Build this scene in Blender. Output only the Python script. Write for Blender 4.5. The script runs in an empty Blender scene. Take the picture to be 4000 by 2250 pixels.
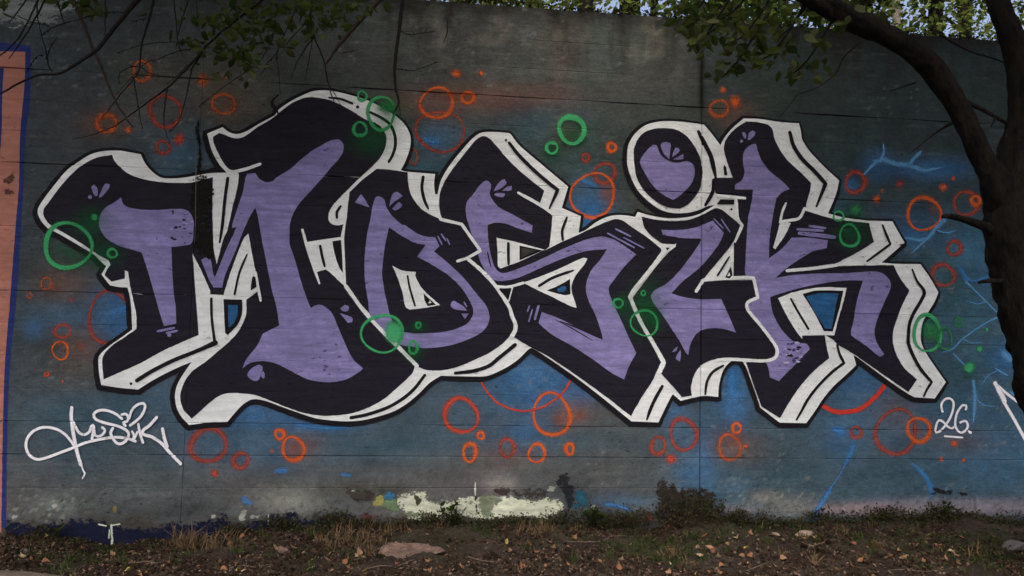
import bpy, bmesh, math, random
import numpy as np
from mathutils import Vector, Matrix
from mathutils.geometry import delaunay_2d_cdt

rnd = random.Random(26)
NPR = np.random.RandomState(26)
scene = bpy.context.scene

# ------------------------------------------------------------------ camera
FPX = 3020.0                       # focal length in photograph pixels (4000 wide)
CAM = Vector((0.0, -5.25, 1.25))
YAW, PITCH, ROLL = (math.radians(a) for a in (6.3975, 3.9242, 1.2762))
FW = Vector((math.sin(YAW) * math.cos(PITCH), math.cos(YAW) * math.cos(PITCH), math.sin(PITCH)))
_r0 = Vector((math.cos(YAW), -math.sin(YAW), 0)); _u0 = _r0.cross(FW)
RT = math.cos(ROLL) * _r0 + math.sin(ROLL) * _u0
UP = -math.sin(ROLL) * _r0 + math.cos(ROLL) * _u0
cam_data = bpy.data.cameras.new('camera')
cam_data.sensor_width = 36.0
cam_data.lens = FPX / 4000 * 36.0
cam_data.clip_end = 600
cam = bpy.data.objects.new('camera', cam_data)
scene.collection.objects.link(cam)
cam.matrix_world = Matrix(((RT.x, UP.x, -FW.x, CAM.x), (RT.y, UP.y, -FW.y, CAM.y), (RT.z, UP.z, -FW.z, CAM.z), (0, 0, 0, 1)))
scene.camera = cam

# ------------------------------------------------------------------ light: a grey day under trees
SUN_ELEV, SUN_AZ = math.radians(58), math.radians(205)     # azimuth clockwise from +y
world = bpy.data.worlds.new('World'); scene.world = world
world.use_nodes = True
wn, wl = world.node_tree.nodes, world.node_tree.links
wn.clear()
sky = wn.new('ShaderNodeTexSky'); sky.sky_type = 'NISHITA'; sky.sun_disc = False
sky.sun_elevation = SUN_ELEV; sky.sun_rotation = SUN_AZ
sky.air_density = 0.6; sky.dust_density = 10.0; sky.ozone_density = 0.0
bg = wn.new('ShaderNodeBackground'); bg.inputs['Strength'].default_value = 0.15
wo = wn.new('ShaderNodeOutputWorld')
wl.new(sky.outputs[0], bg.inputs[0]); wl.new(bg.outputs[0], wo.inputs[0])
sun_d = bpy.data.lights.new('sun', 'SUN'); sun_d.energy = 0.5; sun_d.angle = math.radians(50); sun_d.color = (1.0, 0.99, 0.97)
sun = bpy.data.objects.new('sun', sun_d); scene.collection.objects.link(sun)
sd = Vector((math.sin(SUN_AZ) * math.cos(SUN_ELEV), math.cos(SUN_AZ) * math.cos(SUN_ELEV), math.sin(SUN_ELEV)))
sun.rotation_euler = sd.to_track_quat('Z', 'Y').to_euler()
sun.location = (0, -6, 12)
scene.view_settings.view_transform = 'Standard'
scene.view_settings.look = 'None'
scene.view_settings.exposure = 1.40
scene.view_settings.gamma = 1.0
scene.view_settings.use_curve_mapping = False
scene.cycles.transparent_max_bounces = 40
scene.cycles.max_bounces = 5
scene.cycles.diffuse_bounces = 3

# ------------------------------------------------------------------ helpers
COL = scene.collection
S = 2.415
ORG = {'A': (100, 320), 'B': (100, 850), 'C': (100, 1250), 'D': (1000, 320), 'E': (1000, 850), 'F': (1000, 1250),
       'G': (1900, 320), 'H': (1900, 850), 'I': (1900, 1250), 'J': (2800, 420), 'K': (2800, 850), 'L': (2800, 1250),
       'P1': (0, 0), 'P2': (1000, 0), 'P3': (2000, 0), 'P4': (3000, 0),
       'Q1': (0, 1650), 'Q2': (1000, 1650), 'Q3': (2000, 1650), 'Q4': (3000, 1650), 'S': (3400, 500), 'T': (3400, 1050)}

def pix(tag, x, y):
    if tag == 'X': return (x, y)                 # plain survey pixels
    if tag == 'R': return (x / 1.26, 500 + y / 1.26)
    o = ORG[tag]; return (o[0] + x / S, o[1] + y / S)

def at(px, py, Y=0.0):
    """survey mark (px, py) -> the point of the plane y = Y that it shows"""
    d = (float(px) - 2000) / FPX * RT - (float(py) - 1125) / FPX * UP + FW
    t = (float(Y) - CAM.y) / d.y
    return CAM + d * t

def topix(x, y, z):
    """numpy: world -> survey pixels"""
    dx, dy, dz = x - CAM.x, y - CAM.y, z - CAM.z
    a = dx * RT.x + dy * RT.y + dz * RT.z
    b = dx * UP.x + dy * UP.y + dz * UP.z
    c = dx * FW.x + dy * FW.y + dz * FW.z
    return 2000 + FPX * a / c, 1125 - FPX * b / c

def parse(s):
    tag = 'X'; pts = []
    for t in s.split():
        if t[0].isalpha(): tag = t; continue
        sharp = t.endswith('!'); x, y = t.rstrip('!').split(',')
        p = pix(tag, float(x), float(y)); pts.append((p[0], p[1], sharp))
    return pts

def smooth(pts, closed, step=9.0):
    """Catmull-Rom through the marks, with corners where marked"""
    n = len(pts); out = []
    segs = n if closed else n - 1
    for i in range(segs):
        p1, p2 = pts[i], pts[(i + 1) % n]
        p0 = pts[i - 1] if (i > 0 or closed) else p1
        p3 = pts[(i + 2) % n] if (i + 2 < n or closed) else p2
        if p1[2]: p0 = p1
        if p2[2]: p3 = p2
        L = math.hypot(p2[0] - p1[0], p2[1] - p1[1])
        k = max(1, min(24, int(L / step)))
        if p1[2] and p2[2]: k = 1 if L < 60 else int(L / 30)
        def tan(a, b, c):
            la = math.hypot(b[0] - a[0], b[1] - a[1]); lc = math.hypot(c[0] - b[0], c[1] - b[1])
            if la < 1e-6 or lc < 1e-6: return (c[0] - a[0]) * (1.0 if min(la, lc) < 1e-6 else .5), (c[1] - a[1]) * (1.0 if min(la, lc) < 1e-6 else .5)
            ux, uy = (c[0] - a[0]), (c[1] - a[1]); m = math.hypot(ux, uy) or 1
            return ux / m * L * .95, uy / m * L * .95
        t1 = tan(p0, p1, p2) if p0 is not p1 else (p2[0] - p1[0], p2[1] - p1[1])
        t2 = tan(p1, p2, p3) if p3 is not p2 else (p2[0] - p1[0], p2[1] - p1[1])
        for j in range(k):
            u = j / k; u2, u3 = u * u, u * u * u
            a, b, c, d = 2*u3 - 3*u2 + 1, u3 - 2*u2 + u, -2*u3 + 3*u2, u3 - u2
            out.append((a*p1[0] + b*t1[0] + c*p2[0] + d*t2[0], a*p1[1] + b*t1[1] + c*p2[1] + d*t2[1]))
    if not closed: out.append((pts[-1][0], pts[-1][1]))
    return out

_vn = np.random.RandomState(7).rand(256, 256)
def vnoise(x, y):
    xi, yi = np.floor(x).astype(int), np.floor(y).astype(int); fx, fy = x - xi, y - yi
    fx, fy = fx*fx*(3 - 2*fx), fy*fy*(3 - 2*fy)
    g = lambda a, b: _vn[a % 256, b % 256]
    return (g(xi, yi)*(1-fx) + g(xi+1, yi)*fx)*(1-fy) + (g(xi, yi+1)*(1-fx) + g(xi+1, yi+1)*fx)*fy
def fbm(x, y, o=4):
    s, a, t = 0, 1.0, 0
    for i in range(o):
        s = s + a * vnoise(x * 2**i + 17.3*i, y * 2**i + 5.1*i); t += a; a *= .5
    return s / t

def link(name, me, mat=None, parent=None):
    o = bpy.data.objects.new(name, me); COL.objects.link(o)
    if mat is not None: me.materials.append(mat)
    if parent is not None: o.parent = parent
    return o
def tag(o, label=None, cat=None, group=None, kind=None):
    if label: o['label'] = label
    if cat: o['category'] = cat
    if group: o['group'] = group
    if kind: o['kind'] = kind
    return o
def pydata(name, v, f):
    me = bpy.data.meshes.new(name); me.from_pydata(v, [], f); me.update(); return me
def shade(me):
    me.polygons.foreach_set('use_smooth', [True] * len(me.polygons)); me.update()

# ------------------------------------------------------------------ materials
def lin(r, g, b):
    f = lambda c: (c/255/12.92) if c/255 <= .04045 else ((c/255 + .055)/1.055)**2.4
    return (f(r), f(g), f(b))
MATS = {}
def nt(name):
    m = bpy.data.materials.new(name); m.use_nodes = True
    n = m.node_tree.nodes; n.clear(); return m, n, m.node_tree.links
def noise_node(n, l, co, scale, detail=4, rough=.6, stretch=None):
    if stretch:
        mp = n.new('ShaderNodeMapping'); mp.inputs['Scale'].default_value = stretch
        l.new(co, mp.inputs[0]); co = mp.outputs[0]
    t = n.new('ShaderNodeTexNoise'); t.inputs['Scale'].default_value = scale
    t.inputs['Detail'].default_value = detail; t.inputs['Roughness'].default_value = rough
    l.new(co, t.inputs['Vector']); return t.outputs['Fac']
def ramp(n, l, src, a, b, va=0.0, vb=1.0):
    r = n.new('ShaderNodeMapRange'); r.inputs[1].default_value = a; r.inputs[2].default_value = b
    r.inputs[3].default_value = va; r.inputs[4].default_value = vb
    l.new(src, r.inputs[0]); return r.outputs[0]
def math_n(n, l, op, a, b):
    m = n.new('ShaderNodeMath'); m.operation = op
    for i, v in enumerate((a, b)):
        if isinstance(v, (int, float)): m.inputs[i].default_value = v
        else: l.new(v, m.inputs[i])
    return m.outputs[0]
def mixc(n, l, fac, a, b):
    m = n.new('ShaderNodeMix'); m.data_type = 'RGBA'
    if isinstance(fac, (int, float)): m.inputs[0].default_value = fac
    else: l.new(fac, m.inputs[0])
    for i, v in ((6, a), (7, b)):
        if isinstance(v, tuple): m.inputs[i].default_value = (*v[:3], 1)
        else: l.new(v, m.inputs[i])
    return m.outputs[2]

def relief_group():
    """rough board-cast concrete: the same relief under every coat of paint"""
    g = bpy.data.node_groups.new('concrete_relief', 'ShaderNodeTree')
    g.interface.new_socket('Normal', in_out='OUTPUT', socket_type='NodeSocketVector')
    g.interface.new_socket('Pits', in_out='OUTPUT', socket_type='NodeSocketFloat')
    g.interface.new_socket('Streak', in_out='OUTPUT', socket_type='NodeSocketFloat')
    g.interface.new_socket('Blotch', in_out='OUTPUT', socket_type='NodeSocketFloat')
    g.interface.new_socket('Fine', in_out='OUTPUT', socket_type='NodeSocketFloat')
    g.interface.new_socket('Flake', in_out='OUTPUT', socket_type='NodeSocketFloat')
    n, l = g.nodes, g.links
    out = n.new('NodeGroupOutput'); tc = n.new('ShaderNodeTexCoord'); co = tc.outputs['Object']
    big = noise_node(n, l, co, 2.6, 2, .55)
    mid = noise_node(n, l, co, 13, 3, .62, (1, 1, 1.5))
    fine = noise_node(n, l, co, 95, 2, .6)
    streak = noise_node(n, l, co, 9, 3, .65, (.35, 1, 2.6))
    pn = noise_node(n, l, co, 26, 2, .55, (.8, 1, 1.3))
    area = noise_node(n, l, co, 1.3, 2, .6)
    pits = math_n(n, l, 'MULTIPLY', ramp(n, l, pn, .65, .71), ramp(n, l, area, .44, .6))
    h = math_n(n, l, 'ADD', math_n(n, l, 'MULTIPLY', big, 1.3), math_n(n, l, 'MULTIPLY', mid, .5))
    h = math_n(n, l, 'ADD', h, math_n(n, l, 'MULTIPLY', fine, .10))
    h = math_n(n, l, 'ADD', h, math_n(n, l, 'MULTIPLY', streak, .25))
    h = math_n(n, l, 'SUBTRACT', h, math_n(n, l, 'MULTIPLY', pits, .25))
    b = n.new('ShaderNodeBump'); b.inputs['Strength'].default_value = .9; b.inputs['Distance'].default_value = .016
    l.new(h, b.inputs['Height'])
    l.new(b.outputs[0], out.inputs[0]); l.new(pits, out.inputs[1]); l.new(streak, out.inputs[2]); l.new(mid, out.inputs[3]); l.new(fine, out.inputs[4]); l.new(noise_node(n, l, co, 32, 4, .65, (.8, 1, 1.2)), out.inputs[5])
    return g
RELIEF = relief_group()

def paint(name, col, dark=.72, soft=None, chips=.6, opacity=1.0, rough=.75, chipcol=None, spread=.35, rag=0.0):
    """a coat of wall paint; soft > 0 lets the edge attribute fade like an aerosol line"""
    if name in MATS: return MATS[name]
    m, n, l = nt(name)
    out = n.new('ShaderNodeOutputMaterial'); bs = n.new('ShaderNodeBsdfPrincipled')
    gr = n.new('ShaderNodeGroup'); gr.node_tree = RELIEF
    c2 = tuple(x * dark for x in col)
    c = mixc(n, l, ramp(n, l, gr.outputs['Streak'], .35, .68), tuple(min(1, x * 1.06) for x in col), c2)
    c = mixc(n, l, ramp(n, l, gr.outputs['Blotch'], .46, .72, 0, .75), c, c2)
    c = mixc(n, l, ramp(n, l, gr.outputs['Flake'], .42, .68, 0, .5), c, c2)
    cc = chipcol or tuple(x * .3 for x in col)
    c = mixc(n, l, math_n(n, l, 'MULTIPLY', gr.outputs['Pits'], chips), c, cc)
    l.new(c, bs.inputs['Base Color']); bs.inputs['Roughness'].default_value = rough
    bs.inputs['Specular IOR Level'].default_value = .1
    l.new(gr.outputs['Normal'], bs.inputs['Normal'])
    if soft is None:
        l.new(bs.outputs[0], out.inputs[0])
    else:
        at_ = n.new('ShaderNodeAttribute'); at_.attribute_name = 'edge'
        e = math_n(n, l, 'ADD', at_.outputs['Fac'], math_n(n, l, 'MULTIPLY', math_n(n, l, 'SUBTRACT', gr.outputs['Fine'], .5), spread))
        if rag: e = math_n(n, l, 'ADD', e, math_n(n, l, 'MULTIPLY', math_n(n, l, 'SUBTRACT', gr.outputs['Flake'], .5), rag * 2))
        a = n.new('ShaderNodeMapRange'); a.interpolation_type = 'SMOOTHSTEP'
        a.inputs[1].default_value = 0.0; a.inputs[2].default_value = soft; a.inputs[3].default_value = 0; a.inputs[4].default_value = opacity
        l.new(e, a.inputs[0])
        tr = n.new('ShaderNodeBsdfTransparent'); mx = n.new('ShaderNodeMixShader')
        l.new(a.outputs[0], mx.inputs[0]); l.new(tr.outputs[0], mx.inputs[1]); l.new(bs.outputs[0], mx.inputs[2])
        l.new(mx.outputs[0], out.inputs[0])
    MATS[name] = m; return m

def simple(name, c1, c2, scale=8, rough=.9, bump=.4, bscale=40, dist=.01, stretch=None, spec=.2):
    if name in MATS: return MATS[name]
    m, n, l = nt(name)
    out = n.new('ShaderNodeOutputMaterial'); bs = n.new('ShaderNodeBsdfPrincipled')
    tc = n.new('ShaderNodeTexCoord'); co = tc.outputs['Object']
    f = noise_node(n, l, co, scale, 5, .65, stretch)
    c = mixc(n, l, ramp(n, l, f, .35, .65), c1, c2)
    l.new(c, bs.inputs['Base Color']); bs.inputs['Roughness'].default_value = rough
    bs.inputs['Specular IOR Level'].default_value = spec
    b = n.new('ShaderNodeBump'); b.inputs['Strength'].default_value = bump; b.inputs['Distance'].default_value = dist
    l.new(noise_node(n, l, co, bscale, 5, .65, stretch), b.inputs['Height']); l.new(b.outputs[0], bs.inputs['Normal'])
    l.new(bs.outputs[0], out.inputs[0]); MATS[name] = m; return m

def leafmat(name, c1, c2, trans=.4):
    if name in MATS: return MATS[name]
    m, n, l = nt(name)
    out = n.new('ShaderNodeOutputMaterial'); d = n.new('ShaderNodeBsdfDiffuse'); t = n.new('ShaderNodeBsdfTranslucent')
    at_ = n.new('ShaderNodeAttribute'); at_.attribute_name = 'tint'
    oi = n.new('ShaderNodeObjectInfo')
    f = math_n(n, l, 'FRACT', math_n(n, l, 'ADD', at_.outputs['Fac'], oi.outputs['Random']), 0.0)
    c = mixc(n, l, f, c1, c2)
    l.new(c, d.inputs[0]); l.new(c, t.inputs[0])
    mx = n.new('ShaderNodeMixShader'); mx.inputs[0].default_value = trans
    l.new(d.outputs[0], mx.inputs[1]); l.new(t.outputs[0], mx.inputs[2]); l.new(mx.outputs[0], out.inputs[0])
    MATS[name] = m; return m

# ------------------------------------------------------------------ the wall
WX0, WX1, WZ0, WZ1 = -7.0, 10.0, -0.45, 3.615
PITCHZ = 0.2065
GROOVES = []                                   # (z, half width, depth)
_gz = at(2500, 1788).z
for k in range(-3, 20):
    z = _gz + (k * PITCHZ)
    if WZ0 + .05 < z < WZ1 - .05:
        GROOVES.append((z, .0055 if k in (0, 1, 9, 12) else .0042, {0: .0065, -1: .003, 1: .0055, 4: .003, 5: .004, 9: .006, 11: .0015, 12: .009, 14: .0015}.get(k, .0016)))
XPL = [WX0 + .2 * i for i in range(1, int((WX1 - WX0) / .2))]
_dn = np.random.RandomState(3).rand(40, 400)
_dk = np.maximum(.05, -.35 + 2.2 * _dn)
def gdepth(gi, x):
    u = (x - WX0) / .2; i = int(math.floor(u + 1e-9)); f = min(1.0, max(0.0, u - i))
    return GROOVES[gi][2] * float(_dk[gi, i % 400] * (1 - f) + _dk[gi, (i + 1) % 400] * f)
JOINTS = [(at(2738, 1100).x, .006, .016), (at(768, 800).x, .003, .0035)]     # vertical casting joints

def cut_and_sink(bm, off):
    """cut a sheet along the casting joints and press it into them; y = -off on the face"""
    zs = [v.co.z for v in bm.verts]; xs = [v.co.x for v in bm.verts]
    z0, z1, x0, x1 = min(zs), max(zs), min(xs), max(xs)
    def bis(co, no):
        bmesh.ops.bisect_plane(bm, geom=bm.verts[:] + bm.edges[:] + bm.faces[:], dist=1e-6, plane_co=co, plane_no=no)
    for (z, hw, d) in GROOVES:
        if z0 < z + hw and z1 > z - hw:
            for q in (z - hw, z, z + hw): bis((0, 0, q), (0, 0, 1))
    for x in XPL:
        if x0 < x < x1: bis((x, 0, 0), (1, 0, 0))
    for (x, hw, d) in JOINTS:
        if x0 < x + hw and x1 > x - hw:
            for q in (x - hw, x, x + hw): bis((q, 0, 0), (1, 0, 0))
    for v in bm.verts:
        sink = 0.0
        for gi, (z, hw, d) in enumerate(GROOVES):
            if abs(v.co.z - z) < hw:
                sink = max(sink, gdepth(gi, v.co.x) * (1 - abs(v.co.z - z) / hw)); break
        for (x, hw, d) in JOINTS:
            if abs(v.co.x - x) < hw: sink = max(sink, d * (1 - abs(v.co.x - x) / hw))
        v.co.y += -off + sink

# each new coat lies on the coats it overlaps
LAID = []
def coat(x0, x1, z0, z1, step=.0006):
    o = 0.0006
    for (a, b, c, d, h) in LAID:
        if a < x1 and b > x0 and c < z1 and d > z0 and h + step > o: o = h + step
    LAID.append((x0, x1, z0, z1, o)); return o

WALL = None
def sheet(name, pts, mat, parent, jitter=0.0):
    """a filled coat of paint with the traced outline (survey pixels)"""
    if jitter:
        q = np.array(pts, float)
        q2 = q + jitter * 2 * np.stack([vnoise(q[:, 0]*.11, q[:, 1]*.11) - .5, vnoise(q[:, 0]*.11 + 50, q[:, 1]*.11) - .5], 1) + jitter * (NPR.rand(len(q), 2) - .5)
        pts = [(float(u), float(v)) for u, v in q2]
    w = [at(x, y) for x, y in pts]
    p2 = [Vector((p.x, p.z)) for p in w]
    vs, es, fs, *_ = delaunay_2d_cdt(p2, [], [list(range(len(p2)))], 1, 1e-5)
    bm = bmesh.new(); bv = [bm.verts.new((v.x, 0, v.y)) for v in vs]
    for f in fs:
        try: bm.faces.new([bv[i] for i in f])
        except ValueError: pass
    lo = [v for v in bm.verts if not v.link_faces]
    for v in lo: bm.verts.remove(v)
    xs = [v.co.x for v in bm.verts]; zs = [v.co.z for v in bm.verts]
    o = coat(min(xs), max(xs), min(zs), max(zs))
    cut_and_sink(bm, o)
    bm.normal_update()
    for f in bm.faces:
        if f.normal.y > 0: f.normal_flip()
    me = bpy.data.meshes.new(name); bm.to_mesh(me); bm.free()
    return link(name, me, mat, parent)

def poly(name, s, mat, parent, jitter=0.7):
    return sheet(name, smooth(parse(s), True), mat, parent, jitter)

def soft_poly(name, s, mat, parent, d=10.0, jitter=3.0):
    """a coat whose rim fades over d survey pixels (edge attribute), for smudged and flaking paint"""
    q = np.array(smooth(parse(s), True), float)
    q = q + jitter * 2 * np.stack([vnoise(q[:, 0]*.11, q[:, 1]*.11) - .5, vnoise(q[:, 0]*.11 + 50, q[:, 1]*.11) - .5], 1)
    lo, hi = q.min(0), q.max(0); st = max(d * .9, 5.0)
    gx, gy = np.meshgrid(np.arange(lo[0], hi[0], st), np.arange(lo[1], hi[1], st)); g = np.stack([gx.ravel(), gy.ravel()], 1)
    a, b = q, np.roll(q, -1, 0)
    ins = np.zeros(len(g), bool); dist = np.full(len(g), 1e9)
    for i in range(len(a)):
        (ax, ay), (bx, by) = a[i], b[i]
        c = (ay > g[:, 1]) != (by > g[:, 1])
        if ay != by: ins ^= c & (g[:, 0] < (bx - ax) * (g[:, 1] - ay) / (by - ay) + ax)
        L2 = (bx-ax)**2 + (by-ay)**2 + 1e-9; t = np.clip(((g[:, 0]-ax)*(bx-ax) + (g[:, 1]-ay)*(by-ay)) / L2, 0, 1)
        dist = np.minimum(dist, np.hypot(g[:, 0]-ax-t*(bx-ax), g[:, 1]-ay-t*(by-ay)))
    k = ins & (dist > st * .35); inner, ed = g[k], np.clip(dist[k] / d, 0, 1)
    pts = [at(x, y) for x, y in q] + [at(x, y) for x, y in inner]; E0 = [0.0] * len(q) + ed.tolist()
    vs, es, fs, ov, *_ = delaunay_2d_cdt([Vector((p.x, p.z)) for p in pts], [], [list(range(len(q)))], 1, 1e-5)
    bm = bmesh.new(); lay = bm.verts.layers.float.new('edge'); bv = []
    for i, v in enumerate(vs):
        w = bm.verts.new((v.x, 0, v.y)); w[lay] = max([E0[j] for j in ov[i]], default=0.0); bv.append(w)
    for f in fs:
        try: bm.faces.new([bv[i] for i in f])
        except ValueError: pass
    for v in [v for v in bm.verts if not v.link_faces]: bm.verts.remove(v)
    xs = [v.co.x for v in bm.verts]; zs = [v.co.z for v in bm.verts]
    cut_and_sink(bm, coat(min(xs), max(xs), min(zs), max(zs))); bm.normal_update()
    for f in bm.faces:
        if f.normal.y > 0: f.normal_flip()
    me = bpy.data.meshes.new(name); bm.to_mesh(me); bm.free()
    return link(name, me, mat, parent)

def ribbon(name, line, widths, mat, parent, closed=False, cap=True, rise=.0005):
    """a brush or spray line along a polyline (survey pixels), with an 'edge' attribute that falls to 0 at its rims"""
    n = len(line); L, C, Rr = [], [], []
    for i, (x, y) in enumerate(line):
        a = line[i - 1] if (i > 0 or closed) else line[0]; b = line[(i + 1) % n] if (i < n - 1 or closed) else line[-1]
        dx, dy = b[0] - a[0], b[1] - a[1]; m = math.hypot(dx, dy) or 1; nx, ny = -dy / m, dx / m
        w = widths[i]; L.append((x + nx*w, y + ny*w)); C.append((x, y)); Rr.append((x - nx*w, y - ny*w))
    V, E = [], []
    for i in range(n):
        for k, p in enumerate((L[i], C[i], Rr[i])): V.append(p); E.append(1.0 if k == 1 else 0.0)
    F = []
    for i in range(n if closed else n - 1):
        j = (i + 1) % n
        F += [(3*i, 3*j, 3*j+1, 3*i+1), (3*i+1, 3*j+1, 3*j+2, 3*i+2)]
    if cap and not closed:
        for i, sgn in ((0, -1), (n - 1, 1)):
            k = 1 if i == 0 else n - 2
            dx, dy = line[i][0] - line[k][0], line[i][1] - line[k][1]; m = math.hypot(dx, dy) or 1
            dx, dy = dx / m, dy / m; w = widths[i]; nx, ny = -dy * sgn, dx * sgn
            prev = 3*i
            for q in range(1, 6):
                an = math.pi * q / 6
                V.append((C[i][0] + nx*w*math.cos(an) + dx*w*math.sin(an), C[i][1] + ny*w*math.cos(an) + dy*w*math.sin(an))); E.append(0.0)
                F.append((3*i+1, prev, len(V) - 1)); prev = len(V) - 1
            F.append((3*i+1, prev, 3*i+2))
    w3 = [at(x, y) for x, y in V]
    xs = [p.x for p in w3]; zs = [p.z for p in w3]
    o = coat(min(xs), max(xs), min(zs), max(zs), .0006 + rise)
    bm = bmesh.new(); lay = bm.verts.layers.float.new('edge')
    for i, p in enumerate(w3):
        v = bm.verts.new((p.x, rise * (1 - (min(i // 3, n - 1)) / n), p.z)); v[lay] = E[i]
    bm.verts.ensure_lookup_table()
    for f in F:
        try: bm.faces.new([bm.verts[i] for i in f])
        except ValueError: pass
    cut_and_sink(bm, o)
    bm.normal_update()
    for f in bm.faces:
        if f.normal.y > 0: f.normal_flip()
    me = bpy.data.meshes.new(name); bm.to_mesh(me); bm.free()
    return link(name, me, mat, parent)

def stroke(name, s, w, mat, parent, taper=(1, 1), wob=.06, step=7):
    """w: full width in crop pixels"""
    line = smooth(parse(s), False, step); n = len(line)
    h = w / S / 2; ws = []
    for i in range(n):
        u = i / max(1, n - 1)
        t = taper[0] + (1 - taper[0]) * min(1, u * 5) if u < .5 else taper[1] + (1 - taper[1]) * min(1, (1 - u) * 5)
        ws.append(h * t * (1 + (rnd.random() - .5) * 2 * wob))
    return ribbon(name, line, ws, mat, parent)

def ring(name, s, rx, ry, w, mat, parent, rot=0.0, wob=.075):
    """hand-drawn spray ring; s = 'CROP x,y' centre"""
    (cx, cy, _), = parse(s); k = 40
    ph = [rnd.random() * 6.28 for _ in range(4)]; L, W = [], []
    for i in range(k):
        a = 2 * math.pi * i / k
        m = 1 + wob * (math.sin(2*a + ph[0]) * .6 + math.sin(3*a + ph[1]) * .5)
        x, y = rx / S * m * math.cos(a), ry / S * m * math.sin(a)
        L.append((cx + x*math.cos(rot) - y*math.sin(rot), cy + x*math.sin(rot) + y*math.cos(rot)))
        W.append(w / S / 2 * (1 + .22 * math.sin(a + ph[2]) + .12 * math.sin(3*a + ph[3])))
    return ribbon(name, L, W, mat, parent, closed=True, rise=0)

def disc(name, s, rx, ry, mat, parent, k=22, wob=.06):
    """filled spot whose edge attribute fades outwards"""
    (cx, cy, _), = parse(s); V, E, F = [(cx, cy)], [1.0], []
    rings = 3; ph = rnd.random() * 6.28
    for r in range(1, rings + 1):
        for i in range(k):
            a = 2*math.pi*i/k; m = r/rings * (1 + wob*math.sin(2*a + ph) + wob*.6*math.sin(5*a))
            V.append((cx + rx/S*m*math.cos(a), cy + ry/S*m*math.sin(a))); E.append(1 - r/rings)
    for i in range(k):
        j = (i + 1) % k; F.append((0, 1 + i, 1 + j))
        for r in range(rings - 1):
            a, b = 1 + r*k, 1 + (r + 1)*k; F.append((a + i, b + i, b + j, a + j))
    w3 = [at(x, y) for x, y in V]; xs = [p.x for p in w3]; zs = [p.z for p in w3]
    o = coat(min(xs), max(xs), min(zs), max(zs))
    bm = bmesh.new(); lay = bm.verts.layers.float.new('edge')
    for p, e in zip(w3, E): v = bm.verts.new((p.x, 0, p.z)); v[lay] = e
    bm.verts.ensure_lookup_table()
    for f in F: bm.faces.new([bm.verts[i] for i in f])
    cut_and_sink(bm, o); bm.normal_update()
    for f in bm.faces:
        if f.normal.y > 0: f.normal_flip()
    me = bpy.data.meshes.new(name); bm.to_mesh(me); bm.free()
    return link(name, me, mat, parent)

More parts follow.
